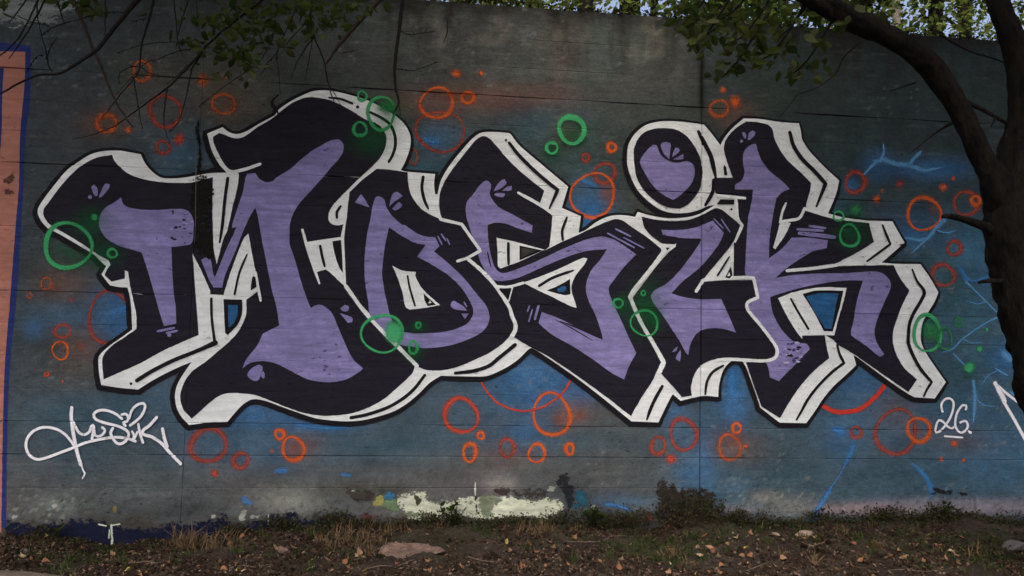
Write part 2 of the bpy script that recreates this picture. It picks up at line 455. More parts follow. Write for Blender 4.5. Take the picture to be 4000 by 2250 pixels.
# ---- colour of the old coats on the concrete, with some upper-right shade, evaluated per wall vertex
ILL = 0.80
def alb(r, g, b): return np.array(lin(r, g, b)) / ILL
def wall_colour(px, py):
    n = px.shape[0]
    f1 = fbm(px / 260., py / 200., 5); f2 = fbm(px / 90. + 40, py / 60. + 9, 4); f3 = fbm(px / 500. + 3, py / 320. + 77, 3)
    st = fbm(px / 38. + 11, py / 420. + 3, 4)              # vertical runs
    hs = fbm(px / 400. + 5, py / 22. + 31, 4)              # board streaks
    col = np.empty((n, 3))
    ss = lambda v, a, b: np.clip((v - a) / (b - a), 0, 1)[:, None] ** 1.0
    left, mid = alb(50, 57, 61), alb(53, 59, 57)
    low, rtop, rlow = alb(70, 72, 73), alb(38, 49, 50), alb(50, 66, 75)  # rtop: darker teal paint with tree shade mixed into the colour
    col[:] = left
    t = ss(px, 300, 1500); col = col * (1 - t) + mid * t
    t = ss(py + (f1 - .5) * 260, 1350, 1900); col = col * (1 - t) + low * t
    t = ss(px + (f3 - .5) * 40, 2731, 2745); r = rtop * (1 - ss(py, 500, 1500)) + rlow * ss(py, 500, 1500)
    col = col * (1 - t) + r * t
    def blob(x, y, rx, ry, c, a, rough=.5, power=2):
        nonlocal col
        d = ((px - x) / rx) ** 2 + ((py - y) / ry) ** 2
        d = d + (f2 - .5) * rough * 1.6 + (f1 - .5) * rough
        w = (np.exp(-np.maximum(d, 0) ** (power / 2)) * a * (d < 6))[:, None]
        col = col * (1 - w) + c * w
    B1, B2, B3 = alb(44, 88, 130), alb(54, 80, 102), alb(48, 71, 84)
    TE, BR, RD = alb(38, 62, 62), alb(92, 66, 52), alb(112, 62, 52)
    # teal and blue fades
    for a in [(1230, 1100, 500, 200, B3, .2), (450, 1240, 90, 130, B1, .75), (250, 1230, 120, 60, B2, .8), (130, 1280, 40, 40, B1, .5),
              (700, 600, 90, 70, B2, .95), (640, 690, 130, 60, B3, .8), (560, 470, 120, 110, B3, .6), (760, 560, 60, 120, B3, .8),
              (1720, 540, 110, 70, B2, .8), (1680, 555, 45, 25, B1, .7), (1640, 660, 130, 60, B3, .9), (1800, 700, 100, 90, B3, .8),
              (2130, 480, 170, 100, B3, .6), (2230, 620, 170, 130, TE, .7), (2310, 760, 80, 90, B2, .9), (2300, 840, 75, 70, B1, .9), (2330, 880, 70, 40, B1, .9),
              (2090, 1470, 190, 90, B1, 1.0), (2080, 1560, 170, 60, B1, .7), (1800, 1600, 260, 170, B2, .55), (2060, 1690, 90, 60, B1, .8), (2250, 1540, 90, 40, B1, .8),
              (1050, 1640, 170, 45, B1, .9), (1260, 1668, 150, 26, B1, 1.1), (970, 1600, 100, 60, B1, .8), (1100, 1740, 260, 90, B2, .85), (640, 1560, 150, 90, B2, .8), (780, 1700, 170, 130, B2, .6),
              (350, 1600, 350, 120, B3, .75), (300, 1780, 300, 110, B3, .5), (1450, 1740, 350, 80, B3, .7), (2250, 1720, 300, 70, B3, .6),
              (2870, 1510, 45, 110, B1, 1.0), (2860, 1600, 70, 90, B1, .6), (2640, 1620, 60, 80, B1, .55), (2720, 1700, 110, 100, B2, .8), (2755, 1810, 40, 110, B1, .75), (2700, 1850, 60, 60, B1, .6), (2780, 1880, 160, 100, B2, .6),
              (3370, 1500, 130, 80, B1, .75), (3330, 1640, 170, 70, B2, .8), (3290, 1740, 70, 60, B1, .45), (3500, 1600, 300, 150, B2, .5), (3550, 1900, 500, 110, B3, .7), (3900, 1750, 260, 160, alb(48, 84, 110), .8),
              (3800, 980, 160, 110, alb(46, 88, 112), .95), (3560, 860, 140, 60, alb(38, 62, 84), .7), (3640, 660, 150, 42, alb(40, 84, 126), .85), (3430, 640, 60, 60, alb(42, 84, 124), .6), (3320, 725, 30, 25, B1, .9), (3560, 930, 70, 45, alb(42, 84, 120), .8),
              (3850, 1110, 100, 70, B1, .55), (3780, 1250, 220, 230, alb(50, 82, 98), .7), (3930, 1400, 60, 60, B1, .8), (3720, 1100, 90, 80, TE, .5), (3800, 1560, 200, 130, alb(48, 80, 102), .8), (3700, 1480, 120, 90, TE, .5),
              (3290, 860, 70, 60, TE, .8), (3270, 800, 60, 40, B3, .8), (3550, 300, 380, 260, alb(42, 52, 54), .6), (3100, 250, 300, 230, alb(46, 54, 48), .5),
              (1560, 560, 90, 70, alb(52, 76, 66), .6), (1620, 400, 120, 60, BR, .35), (1850, 380, 200, 60, RD, .5), (2050, 370, 180, 45, RD, .4), (2180, 230, 60, 160, RD, .28),
              (420, 480, 110, 60, BR, .55), (600, 440, 150, 90, alb(80, 74, 66), .4), (880, 400, 120, 70, BR, .55), (560, 290, 140, 110, alb(66, 66, 56), .7), (900, 330, 180, 140, alb(66, 64, 54), .6),
              (240, 1110, 110, 70, BR, .45), (330, 1360, 90, 70, BR, .55), (290, 1450, 90, 60, alb(78, 72, 68), .5), (2240, 1600, 90, 60, BR, .55), (1200, 1750, 70, 60, BR, .5), (2860, 1750, 110, 70, BR, .6),
              (2870, 450, 90, 60, BR, .5), (2200, 520, 50, 60, BR, .4), (3500, 1600, 90, 80, BR, .35), (3750, 1720, 120, 60, alb(80, 66, 60), .5), (1960, 1790, 110, 50, alb(100, 68, 60), .35), (1800, 1870, 300, 80, alb(82, 79, 78), .5), (900, 1900, 300, 60, alb(72, 72, 72), .5), (1130, 1960, 110, 34, alb(128, 132, 126), .55), (520, 2000, 300, 40, alb(46, 50, 52), .7), (2260, 1935, 130, 60, alb(40, 46, 50), .7), (2420, 1960, 140, 30, alb(52, 78, 104), .6)]:
        blob(*a)
    blob(2300, 190, 480, 190, alb(74, 75, 71), .55); blob(1650, 150, 420, 150, alb(66, 67, 64), .5)
    # weathered top: black runs and pale lime bloom
    topd = np.clip((330 - (py - px * .03)) / 330, 0, 1)
    w = (np.clip((st - .47) * 5, 0, 1) * topd ** 1.3 * .85)[:, None]
    w = w * ss(px, 1100, 1800); col = col * (1 - w) + alb(38, 36, 32) * w
    w = (np.clip((fbm(px / 60. + 90, py / 70. + 3, 4) - .56) * 6, 0, 1) * topd)[:, None] * ss(px, 1300, 1700) * (px < 2745)[:, None] * .7
    col = col * (1 - w) + alb(88, 87, 80) * w
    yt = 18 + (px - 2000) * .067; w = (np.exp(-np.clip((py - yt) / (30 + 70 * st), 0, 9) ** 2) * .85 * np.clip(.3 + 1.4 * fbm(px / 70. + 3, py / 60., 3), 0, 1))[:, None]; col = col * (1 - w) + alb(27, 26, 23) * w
    # dark tone right of the arc that runs into the joint
    arc = 2745 - np.sqrt(np.clip(1 - ((py - 300) / 230.) ** 2, 0, 1)) * 0 - np.clip((300 - py) / 210., 0, 1) ** 2 * 125
    w = (np.clip((px - arc) / 10., 0, 1) * (px < 2752) * (py < 330))[:, None] * .9
    col = col * (1 - w) + alb(26, 28, 22) * w
    w = (np.exp(-((px - 2740) / 13.) ** 2) * np.exp(-(np.maximum(0, abs(py - 330) - 60) / 45.) ** 2) * .9)[:, None]
    col = col * (1 - w) + alb(14, 15, 14) * w
    # foot of the wall: mauve bare strip on the right, grime and splash everywhere
    for a in [(3500, 1990, 420, 26, alb(120, 108, 112), .95), (3800, 1975, 300, 28, alb(112, 108, 118), .8), (3080, 1980, 90, 45, alb(100, 98, 94), .9), (2860, 1990, 110, 22, alb(98, 90, 96), .85), (2980, 1945, 60, 25, alb(112, 106, 100), .8),
              (220, 1975, 90, 40, alb(102, 112, 106), .55), (1130, 1950, 120, 50, alb(110, 112, 104), .5), (1400, 1910, 130, 30, alb(64, 62, 56), .9), (1500, 1930, 80, 30, alb(50, 50, 40), .8), (1950, 1890, 60, 35, alb(128, 124, 120), .6)]:
        blob(*a, rough=.9)
    sp = np.clip((fbm(px / 16. + 8, py / 14., 3) - .6) * 7, 0, 1) * np.clip((py - 1820) / 160., 0, 1)
    col = col * (1 - .55 * sp[:, None]) + alb(36, 36, 30) * .55 * sp[:, None]
    sp = np.clip((fbm(px / 13. + 80, py / 11. + 5, 3) - .68) * 8, 0, 1) * np.clip((py - 1850) / 160., 0, 1) * np.clip((f1 - .45) * 6, 0, 1)
    col = col * (1 - .55 * sp[:, None]) + alb(140, 146, 134) * .55 * sp[:, None]
    w = (np.clip((py - 2010 + (f2 - .5) * 90) / 45., 0, 1) * .8)[:, None]; col = col * (1 - w) + alb(46, 42, 36) * w
    # board streaks and mottling
    mo = fbm(px / 34. + 61, py / 28. + 12, 4)
    col = col * (0.90 + .2 * hs[:, None]) * (.72 + .56 * f2[:, None]) * (.78 + .44 * mo[:, None])
    tl = np.clip((fbm(px / 330. + 7, py / 240. + 41, 4) - .48) * 5, 0, 1)[:, None] * .35; col = col * (1 - tl) + col * np.array((.72, 1.02, 1.06)) * tl
    sc = np.clip((fbm(px / 22. + 44, py / 12. + 91, 3) - .70) * 10, 0, 1)[:, None] * .35 * np.clip((f1 - .5) * 8, 0, 1)[:, None]; col = col * (1 - sc) + alb(110, 116, 114) * sc
    ln = np.clip((fbm(px / 300. + 2, py / 5. + 66, 2) - .74) * 9, 0, 1)[:, None]; col = col * (1 - .10 * ln) + alb(120, 120, 116) * .10 * ln
    return np.clip(col, .004, .9)

def build_wall():
    xs = set(np.round(np.arange(-3.3, 5.2, .0165), 5)); xs |= {WX0, WX1, -6, -5, -4.5, -4, -3.6, 5.6, 6, 7, 8, 9}
    xs |= {round(x, 5) for x in XPL}
    for (x, hw, d) in JOINTS:
        xs = {q for q in xs if abs(q - x) > hw * 1.3}; xs |= {x - hw, x, x + hw}
    zs = set(np.round(np.arange(WZ0, WZ1 - .01, .0165), 5)) | {WZ1}
    for (z, hw, d) in GROOVES:
        zs = {q for q in zs if abs(q - z) > hw * 1.3}; zs |= {z - hw, z, z + hw}
    xs, zs = sorted(xs), sorted(zs); nx, nz = len(xs), len(zs)
    X, Z = np.meshgrid(xs, zs); Y = np.zeros_like(X)
    for gi, (z, hw, d) in enumerate(GROOVES):
        r = [i for i, q in enumerate(zs) if abs(q - z) < hw * .5]
        for i in r: Y[i] = np.maximum(Y[i], [gdepth(gi, x) for x in xs])
    for (x, hw, d) in JOINTS:
        for i, q in enumerate(xs):
            if abs(q - x) < hw * .5: Y[:, i] = np.maximum(Y[:, i], d)
    # crumbled upper edge
    X, Y, Z = X.ravel(), Y.ravel(), Z.ravel()
    top = np.abs(Z - WZ1) < 1e-6
    Z = np.where(top, Z - .11 * fbm(X * 2.3, X * 0 + 4, 5) ** 2 - .022 * vnoise(X * 25, X * 0), Z)
    Y = np.where(top, Y + .012 + .02 * vnoise(X * 7, X * 0 + 9), Y)
    V = np.stack([X, Y, Z], 1)
    idx = np.arange(nx * nz).reshape(nz, nx)
    F = np.stack([idx[:-1, :-1], idx[:-1, 1:], idx[1:, 1:], idx[1:, :-1]], -1).reshape(-1, 4)
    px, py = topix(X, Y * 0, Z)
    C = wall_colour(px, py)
    # body behind the face: top, back and ends
    TH = .32; tb = len(V)
    topi = idx[-1, ::6].tolist() + [int(idx[-1, -1])]
    extra = [(V[i][0], TH, V[i][2] - .01) for i in topi] + [(V[i][0], TH, WZ0) for i in topi]
    m = len(topi); faces = F.tolist()
    for k in range(m - 1):
        a, b = topi[k], topi[k + 1]
        faces.append([a] + list(range(a + 1, b)) + [b, tb + k + 1, tb + k])
        faces.append([tb + k, tb + k + 1, tb + m + k + 1, tb + m + k])
    faces.append([int(i) for i in idx[:, 0]] + [tb, tb + m]); faces.append([int(i) for i in idx[::-1, -1]] + [tb + 2*m - 1, tb + m - 1])
    me = pydata('graffiti_wall', V.tolist() + extra, faces)
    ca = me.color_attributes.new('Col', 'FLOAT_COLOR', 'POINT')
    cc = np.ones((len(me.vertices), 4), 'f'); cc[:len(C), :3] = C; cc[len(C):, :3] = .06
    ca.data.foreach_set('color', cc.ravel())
    m, n, l = nt('painted_concrete')
    out = n.new('ShaderNodeOutputMaterial'); bs = n.new('ShaderNodeBsdfPrincipled')
    at_ = n.new('ShaderNodeAttribute'); at_.attribute_name = 'Col'
    gr = n.new('ShaderNodeGroup'); gr.node_tree = RELIEF
    def mul(c, f):
        x = n.new('ShaderNodeMix'); x.data_type = 'RGBA'; x.blend_type = 'MULTIPLY'; x.inputs[0].default_value = 1
        l.new(c, x.inputs[6]); l.new(f, x.inputs[7]); return x.outputs[2]
    c = mul(at_.outputs['Color'], ramp(n, l, gr.outputs['Flake'], .3, .7, 1.2, .8))
    c = mul(c, ramp(n, l, gr.outputs['Fine'], .3, .7, 1.2, .8))
    c = mixc(n, l, math_n(n, l, 'MULTIPLY', gr.outputs['Pits'], .6), c, (.02, .02, .02))
    l.new(c, bs.inputs['Base Color']); bs.inputs['Roughness'].default_value = .85; bs.inputs['Specular IOR Level'].default_value = .2
    l.new(gr.outputs['Normal'], bs.inputs['Normal']); l.new(bs.outputs[0], out.inputs[0])
    o = link('graffiti_wall', me, m)
    return tag(o, 'long dark board-marked concrete wall covered with a large spray-painted mural', 'wall', kind='thing')
WALL = build_wall()

# ------------------------------------------------------------------ paint on the wall (parts of the wall)
def pc(r, g, b): return tuple(float(v) for v in np.array(lin(r, g, b)) / ILL)
M_white = paint('white_paint', pc(200, 206, 207), .84, chips=.5)
M_black = paint('black_paint', pc(21, 21, 25), .75, chips=.25)
M_dark = paint('blue_black_paint', pc(30, 28, 38), .66, chips=.5, chipcol=(.004, .004, .005))
M_lilac = paint('lilac_paint', pc(124, 119, 166), .62, chips=.65, chipcol=(.03, .025, .06))
M_blue = paint('blue_paint', pc(40, 88, 132), .55)
M_peach = paint('peach_paint', pc(154, 106, 93), .70)
M_royal = paint('royal_blue_paint', pc(32, 45, 98), .75)
M_green = paint('green_spray', pc(56, 148, 94), .8, soft=.6, spread=.6, opacity=.92)
M_green2 = paint('dim_green_spray', pc(46, 120, 72), .8, soft=.8, spread=.6, opacity=.75)
M_orange = paint('orange_spray', pc(190, 88, 38), .8, soft=1.0, spread=.7, opacity=.84)
M_orange2 = paint('dim_orange_spray', pc(172, 82, 42), .8, soft=1.25, spread=.8, opacity=.8)
M_red = paint('red_spray', pc(172, 66, 46), .8, soft=.95, spread=.6, opacity=.88)
M_red2 = paint('dim_red_spray', pc(144, 62, 48), .8, soft=1.1, spread=.8, opacity=.8)
M_haze_g = paint('green_overspray', pc(14, 92, 46), .9, soft=1.3, spread=.15, opacity=.42)
M_haze_o = paint('orange_overspray', pc(150, 72, 40), .9, soft=1.4, spread=.2, opacity=.40)
M_haze_b = paint('blue_overspray', pc(58, 116, 172), .9, soft=1.0, spread=.7, opacity=.62)
M_tag = paint('white_marker', pc(205, 208, 214), .9, soft=.28, spread=.3)
M_tag2 = paint('soft_white_spray', pc(206, 208, 214), .9, soft=.55, spread=.4, opacity=1.0)
M_pale = paint('pale_green_plaster', pc(186, 196, 172), .62, chips=1, chipcol=(.08, .09, .06))
M_grey = paint('pale_grey_paint', pc(140, 150, 152), .7, chips=.6)
M_drip = paint('pale_drip', pc(168, 178, 164), .7, soft=.8, spread=.9, rag=.8)
M_navy = paint('navy_paint', pc(30, 34, 62), .6, chips=.5)

# --- rings and dots lying under the letters
O, O2, R1, R2 = M_orange, M_orange2, M_red, M_red2
for (s, rx, ry, w, m, lab) in [
    ('P1 1340,670', 85, 90, 42, O2, None), ('P1 2110,980', 105, 92, 38, O2, None), ('P1 1005,1165', 92, 78, 62, O2, None),
    ('P1 1560,1050', 145, 148, 50, R2, None), ('P1 1540,1390', 62, 58, 46, R2, None),
    ('P2 1740,1240', 222, 195, 34, R2, None), ('P2 1705,970', 148, 145, 42, O, None), ('P2 1997,920', 55, 52, 44, O, None), ('D 1480,705', 42, 70, 30, R2, None),
    ('G 1182,615', 38, 38, 46, O, None), ('G 938,712', 34, 34, 40, R2, None), ('G 1115,860', 95, 95, 46, R2, None), ('G 1000,1070', 208, 205, 36, O, None), ('G 2195,250', 82, 78, 44, O2, None),
    ('R 228,765', 48, 55, 22, O2, None), ('R 145,823', 24, 26, 20, O2, None), ('B 800,945', 195, 262, 46, R2, None), ('B 350,1070', 72, 62, 40, R2, None), ('R 297,1095', 76, 82, 24, O, None), ('R 230,1212', 18, 18, 24, R1, None),
    ('C 1725,1180', 168, 155, 66, R2, None), ('C 2030,1325', 70, 70, 54, R2, None), ('F 222,1080', 40, 42, 50, O, None), ('F 350,1215', 98, 112, 46, O, None),
    ('F 1935,900', 155, 160, 48, R1, None), ('F 2120,1090', 30, 30, 36, O, None), ('F 2015,1250', 60, 82, 46, O, None), ('I 195,1205', 66, 84, 46, R2, None), ('I 475,1257', 78, 84, 36, O, None), ('I 785,1218', 36, 48, 48, O, None), ('I 615,890', 175, 195, 42, O, None),
    ('I 1860,1080', 120, 150, 50, R2, None), ('I 1620,1185', 65, 80, 46, R2, None), ('I 2295,1200', 98, 122, 42, O2, None), ('I 2360,1020', 40, 42, 40, O, None),
    ('L 1690,1055', 190, 208, 46, R2, None), ('L 1905,1035', 105, 112, 48, O, None), ('L 1315,1060', 48, 52, 42, R2, None),
    ('S 505,810', 150, 160, 38, O, None), ('S 905,710', 122, 105, 44, R2, None), ('S 992,685', 38, 42, 46, O, None), ('S 790,1133', 64, 66, 50, R2, None), ('S 685,1390', 105, 100, 50, R2, None), ('J 1305,705', 92, 95, 52, R2, None)]:
    ring('painted_ring', s, rx, ry, w * 1.38, m, WALL)
for (s, r, m) in [('P1 1915,760', 92, O2), ('P1 2130,725', 40, O2), ('P1 1690,1315', 72, R1), ('P1 1055,1222', 42, O), ('P1 1210,1225', 42, O), ('P2 1890,695', 68, O), ('P2 2125,690', 36, O),
                  ('G 2345,190', 78, O), ('G 2230,75', 42, O), ('R 350,848', 32, R2), ('R 308,1247', 22, O), ('F 150,1235', 30, O2), ('Q1 2025,480', 52, R1), ('I 1740,1310', 66, R1), ('L 275,1190', 32, O), ('L 2238,1165', 48, O), ('L 2118,1313', 32, O), ('L 2328,1323', 30, O),
                  ('S 278,525', 60, R2), ('S 60,670', 54, O), ('S 108,592', 26, O2), ('S 685,560', 54, O), ('S 780,475', 32, O), ('P1 1210,820', 22, O2)]:
    disc('painted_dot', s, r, r * (1.0 + rnd.uniform(-.1, .2)), m, WALL)
for s, rx, ry in [('I 700,930', 110, 130), ('I 870,910', 130, 90), ('S 600,760', 90, 90), ('R 300,1060', 60, 40), ('I 2350,1130', 110, 150), ('G 1130,1050', 110, 190), ('P1 2190,1000', 90, 100), ('R 260,780', 80, 70), ('L 1880,1040', 90, 110), ('F 350,1215', 150, 160), ('B 520,1220', 70, 60), ('D 1900,130', 260, 70)]:
    disc('overspray', s, rx, ry, M_haze_o, WALL)
for s, rx, ry in [('G 800,500', 260, 240), ('G 620,660', 160, 150), ('T 930,960', 120, 130), ('J 1300,970', 130, 130), ('B 420,300', 300, 260), ('S 640,520', 10, 10)]:
    disc('overspray', s, rx, ry, M_haze_g, WALL)
stroke('painted_arc', 'I -53,575 0,670 120,790 330,858 500,830 640,755 740,660 795,565', 36, R1, WALL)
stroke('painted_arc', 'L 985,800 1100,860 1200,868 1350,840 1480,740 1560,650 1605,570', 56, paint('bright_red_spray', pc(166, 50, 38), .85, soft=.5, spread=.5), WALL)
M_bolt = paint('pale_blue_spray', pc(84, 138, 182), .9, soft=.9, spread=.7, opacity=.72)
# blue lightning on the right and blue scraps elsewhere
for s, w, tp in [('J 1390,630 1500,515 1560,490 1680,530 1800,545 1960,590 2120,565', 70, (.4, .15)), ('J 1540,500 1570,430 1570,345', 44, (1, .3)), ('J 1815,535 1860,480 1930,410', 60, (1, .3)),
                 ('Q4 820,190 770,300 730,400', 90, (.7, .3)), ('Q4 740,370 700,450 590,620', 24, (1, .8)), ('Q4 600,600 530,720 480,800 420,890', 90, (.25, 1.8)), ('Q4 1360,390 1470,490 1530,600 1545,720', 80, (.3, .3)), ('T 1215,450 1090,510 870,660 780,750 680,790', 30, (1.6, .6)), ('T 780,800 900,920', 24, (1, .3)), ('T 870,660 960,700 1060,690', 16, (1, .3)), ('T 1190,410 1240,330 1230,240', 18, (1, .4)), ('T 1090,310 1010,330 900,300', 16, (1, .3)), ('T 980,1200 1060,1280 1180,1300', 20, (1, .3)), ('T 1200,960 1120,1000 1050,1090', 18, (1, .3)), ('S 900,1420 1000,1440 1120,1390', 50, (.6, .8)), ('J 2060,1150 2160,1180 2260,1160', 26, (.8, .3)),
                 ('T 900,120 990,210 1090,310 1190,410', 26, (1.8, 1)), ('T 970,1060 985,1200 970,1449', 60, (.9, .3)), ('J 1770,1230 1960,1245 2060,1150 2150,1060', 60, (.5, 1)), ('J 1975,1240 1840,1370', 36, (1, .4)), ('L 1100,1030 1200,1060', 160, (.5, .5)), ('J 1980,1240 2110,1080 2180,1000', 46, (.6, .8)), ('S 830,1300 900,1420', 80, (.5, 1)), ('T 1180,940 1300,1010', 40, (.8, .3)), ('T 1260,800 1330,860', 120, (.8, .8)), ('T 1320,1160 1449,1260', 40, (.8, .8)),
                 ('Q2 190,460 290,450', 90, (.7, .7)), ('Q2 810,490 890,500', 60, (.8, .8)), ('Q3 880,770 1000,790 1130,830', 60, (.6, .5)), ('Q1 2290,720 2360,760', 110, (.6, .6)), ('D 1590,540 1720,570', 80, (.6, .5)), ('G 900,930 1040,980', 70, (.7, .3)), ('L 150,480 140,700', 130, (.6, .7)), ('B 830,900 960,840', 120, (.3, .9)), ('F 350,970 520,1010 700,1020 880,1000', 60, (.3, .6))]:
    stroke('blue_spray', s, w, M_bolt if s[0] in 'TJ' else M_haze_b, WALL, taper=tp, wob=.15)

# --- neighbour's peach panel at the left end
poly('blue_border', 'X -700,150 60,172 121,182! 116,400 100,524 92,722 82,897 62,1190 40,1413 29,1650 24,2060! -700,2060!', M_royal, WALL)
poly('peach_panel', 'X -690,190! 99,202! 96,330 79,524 74,722 60,897 38,1190 20,1413 12,1650 5,2080! -690,2080!', M_peach, WALL)
poly('blue_border', 'X -640,258! 15,266! 9,380 4,560 -30,900 -60,1500! -640,1500!', M_royal, WALL)
soft_poly('brown_scuff', 'X 4,705 30,690 45,668 60,665 62,690 48,712 30,722 10,715', paint('brown_scuff_paint', pc(78, 56, 44), .6, soft=.6, spread=.4, rag=1.6), WALL, 16)
soft_poly('brown_scuff', 'X 2,745 30,735 62,745 58,755 20,762', paint('brown_scuff_paint', pc(78, 56, 44), .6, soft=.6, spread=.4, rag=1.6), WALL, 16)
def SOFT(name, c, op=.9): return paint(name, pc(*c), .5, soft=.6, spread=.4, rag=2.0, opacity=op, chips=.8)
soft_poly('grey_patch', 'P1 -400,-60! 900,-60! 770,60 780,130 640,160 560,190 580,230 420,262 280,250 130,290 50,245 -400,240!', SOFT('pale_grey_wash', (132, 142, 144), .85), WALL, 45)

# --- foot of the wall: flaked and rolled coats
soft_poly('navy_band', 'Q1 55,945 200,935 380,960 560,920 700,905 870,905 1000,935 1160,965 1350,985 1590,950 1600,930 1850,935 2000,905 2120,850 2155,910 2200,950 2300,930 Q2 20,905 100,875 250,850 400,845 405,890 520,890 640,860 800,850 930,880 1000,900 1000,1100! Q1 1500,1330! 60,1330!', SOFT('navy_wash', (18, 23, 45), .97), WALL, 34)
soft_poly('bare_plaster', 'Q2 1320,700 1430,660 1500,640 1560,650 1630,640 1640,730 1700,745 1760,725 1830,735 1950,700 2075,672 2085,690 2200,690 2300,680 2415,690 Q3 60,705 120,700 180,735 320,705 480,740 490,800 430,880 400,912 250,905 100,900 0,905 Q2 2300,940 2200,935 2000,900 1900,880 1850,880 1700,950 1640,965 1550,965 1450,935 1430,900 1380,860 1330,760', SOFT('pale_green_flakes', (196, 203, 182), .95), WALL, 24)
soft_poly('plaster_crack', 'Q2 2066,690 2090,690 2080,760 2085,850 2080,905 2070,850 2066,770', SOFT('dark_smudge', (34, 36, 40)), WALL, 4)
soft_poly('flaked_hole', 'Q2 1485,680 1530,700 1575,730 1560,760 1515,790 1500,740', SOFT('olive_scuff', (66, 70, 54)), WALL, 2)
for s in ['Q2 1350,860 1600,850 1750,880 1690,910 1500,905', 'Q2 2110,700 2300,700 2330,760 2250,790 2240,850 2330,880 2130,890', 'Q2 1640,740 1720,735 1700,775', 'Q2 1820,745 1920,760 1900,790 1840,775', 'Q2 1960,755 2060,740 2050,785']:
    soft_poly('algae_stain', s, SOFT('algae_stain', (118, 128, 106)), WALL, 15)
soft_poly('yellow_scrap', 'Q2 1115,710 1200,680 1230,740 1200,790 1150,810 1100,780', SOFT('yellow_scrap', (150, 148, 86)), WALL, 11)
soft_poly('green_scrap', 'Q2 1200,730 1310,700 1345,790 1370,850 1250,830 1180,800', SOFT('green_scrap', (100, 122, 92)), WALL, 11)
soft_poly('blue_scrap', 'Q2 1200,670 1290,650 1320,700 1250,740 1205,720', SOFT('blue_scrap', (60, 112, 146)), WALL, 9)
soft_poly('teal_scrap', 'Q3 590,650 680,640 710,690 715,780 640,800 560,830 530,780 600,750', SOFT('teal_scrap', (34, 80, 98)), WALL, 15)
soft_poly('dark_stain', 'Q3 400,560 530,480 560,590 660,600 740,650 700,650 600,640 590,760 540,830 500,740 470,640', SOFT('dark_smudge', (34, 36, 40)), WALL, 15)
soft_poly('dark_stain', 'Q3 -180,620 -60,600 60,640 200,610 330,640 340,690 250,710 150,715 -20,690 -120,700', SOFT('grime', (64, 58, 54)), WALL, 20)
soft_poly('dark_stain', 'Q3 1340,620 1420,520 1500,560 1600,610 1780,620 1910,650 1945,720 1900,820 1860,1000 1500,1030 1350,900 1370,780', SOFT('dirt_stain', (50, 44, 38)), WALL, 34)
soft_poly('dark_stain', 'Q4 1540,600 1650,630 1740,640 1720,680 1600,670 1500,685 1560,650', SOFT('dark_smudge', (34, 36, 40)), WALL, 9)
soft_poly('dark_stain', 'Q4 1790,655 1890,680 1840,700', SOFT('dark_smudge', (34, 36, 40)), WALL, 8)
soft_poly('dark_stain', 'Q2 830,610 960,640 1110,660 1110,740 1040,760 900,730 850,680', SOFT('grime', (64, 58, 54)), WALL, 20)
for s, c in [('Q3 1240,880 1290,840 1340,870 1330,920 1260,930', (126, 66, 68)), ('Q3 1040,900 1110,870 1190,950 1150,1000 1040,990', (98, 58, 56)), ('Q4 1890,900 1970,880 2060,890 2050,960 1980,1000 1900,980', (118, 56, 58)), ('Q2 970,880 1040,860 1110,900 1060,940 980,930', (92, 54, 54)), ('Q3 1800,870 1950,880 1950,960 1850,930', (100, 64, 72))]:
    soft_poly('red_scrap', s, SOFT('red_scrap%d' % c[0], c), WALL, 15)
for s in ['Q1 1980,880 2030,855 2050,885 2000,905', 'Q1 2240,900 2320,815 2335,880 2310,940', 'Q1 2350,880 2450,870 2470,900 2380,920', 'Q3 740,800 780,770 815,795 790,820', 'Q3 330,640 350,600 425,600 420,640 350,665', 'Q1 2040,645 2085,655 2080,668', 'Q1 2330,665 2375,615 2360,660', 'Q1 105,890 150,865 180,890 130,920', 'Q1 480,770 540,760 560,810 500,830', 'Q1 330,890 360,880 350,920', 'Q2 885,645 945,635 930,655', 'Q2 1060,600 1095,610 1085,640', 'Q1 780,820 815,825 800,840']:
    soft_poly('white_scrap', s, SOFT('pale_scrap', (150, 156, 148)), WALL, 11)
stroke('white_drip', 'Q1 1050,965 1055,1050 1060,1110 1048,1180', 30, M_drip, WALL, taper=(1, .4))
stroke('white_drip', 'Q1 930,960 1000,975', 22, M_drip, WALL); stroke('white_drip', 'Q1 1050,970 1130,958', 22, M_drip, WALL); stroke('white_drip', 'Q1 1035,1010 1028,1090', 18, M_drip, WALL)
stroke('white_drip', 'Q2 2068,565 2068,690', 28, M_drip, WALL, taper=(.6, .5)); stroke('white_drip', 'Q2 118,870 115,960', 14, M_drip, WALL)
soft_poly('yellow_scrap', 'Q1 1060,800 1085,770 1110,820 1095,860 1065,855', SOFT('olive_yellow', (114, 106, 66)), WALL, 4)

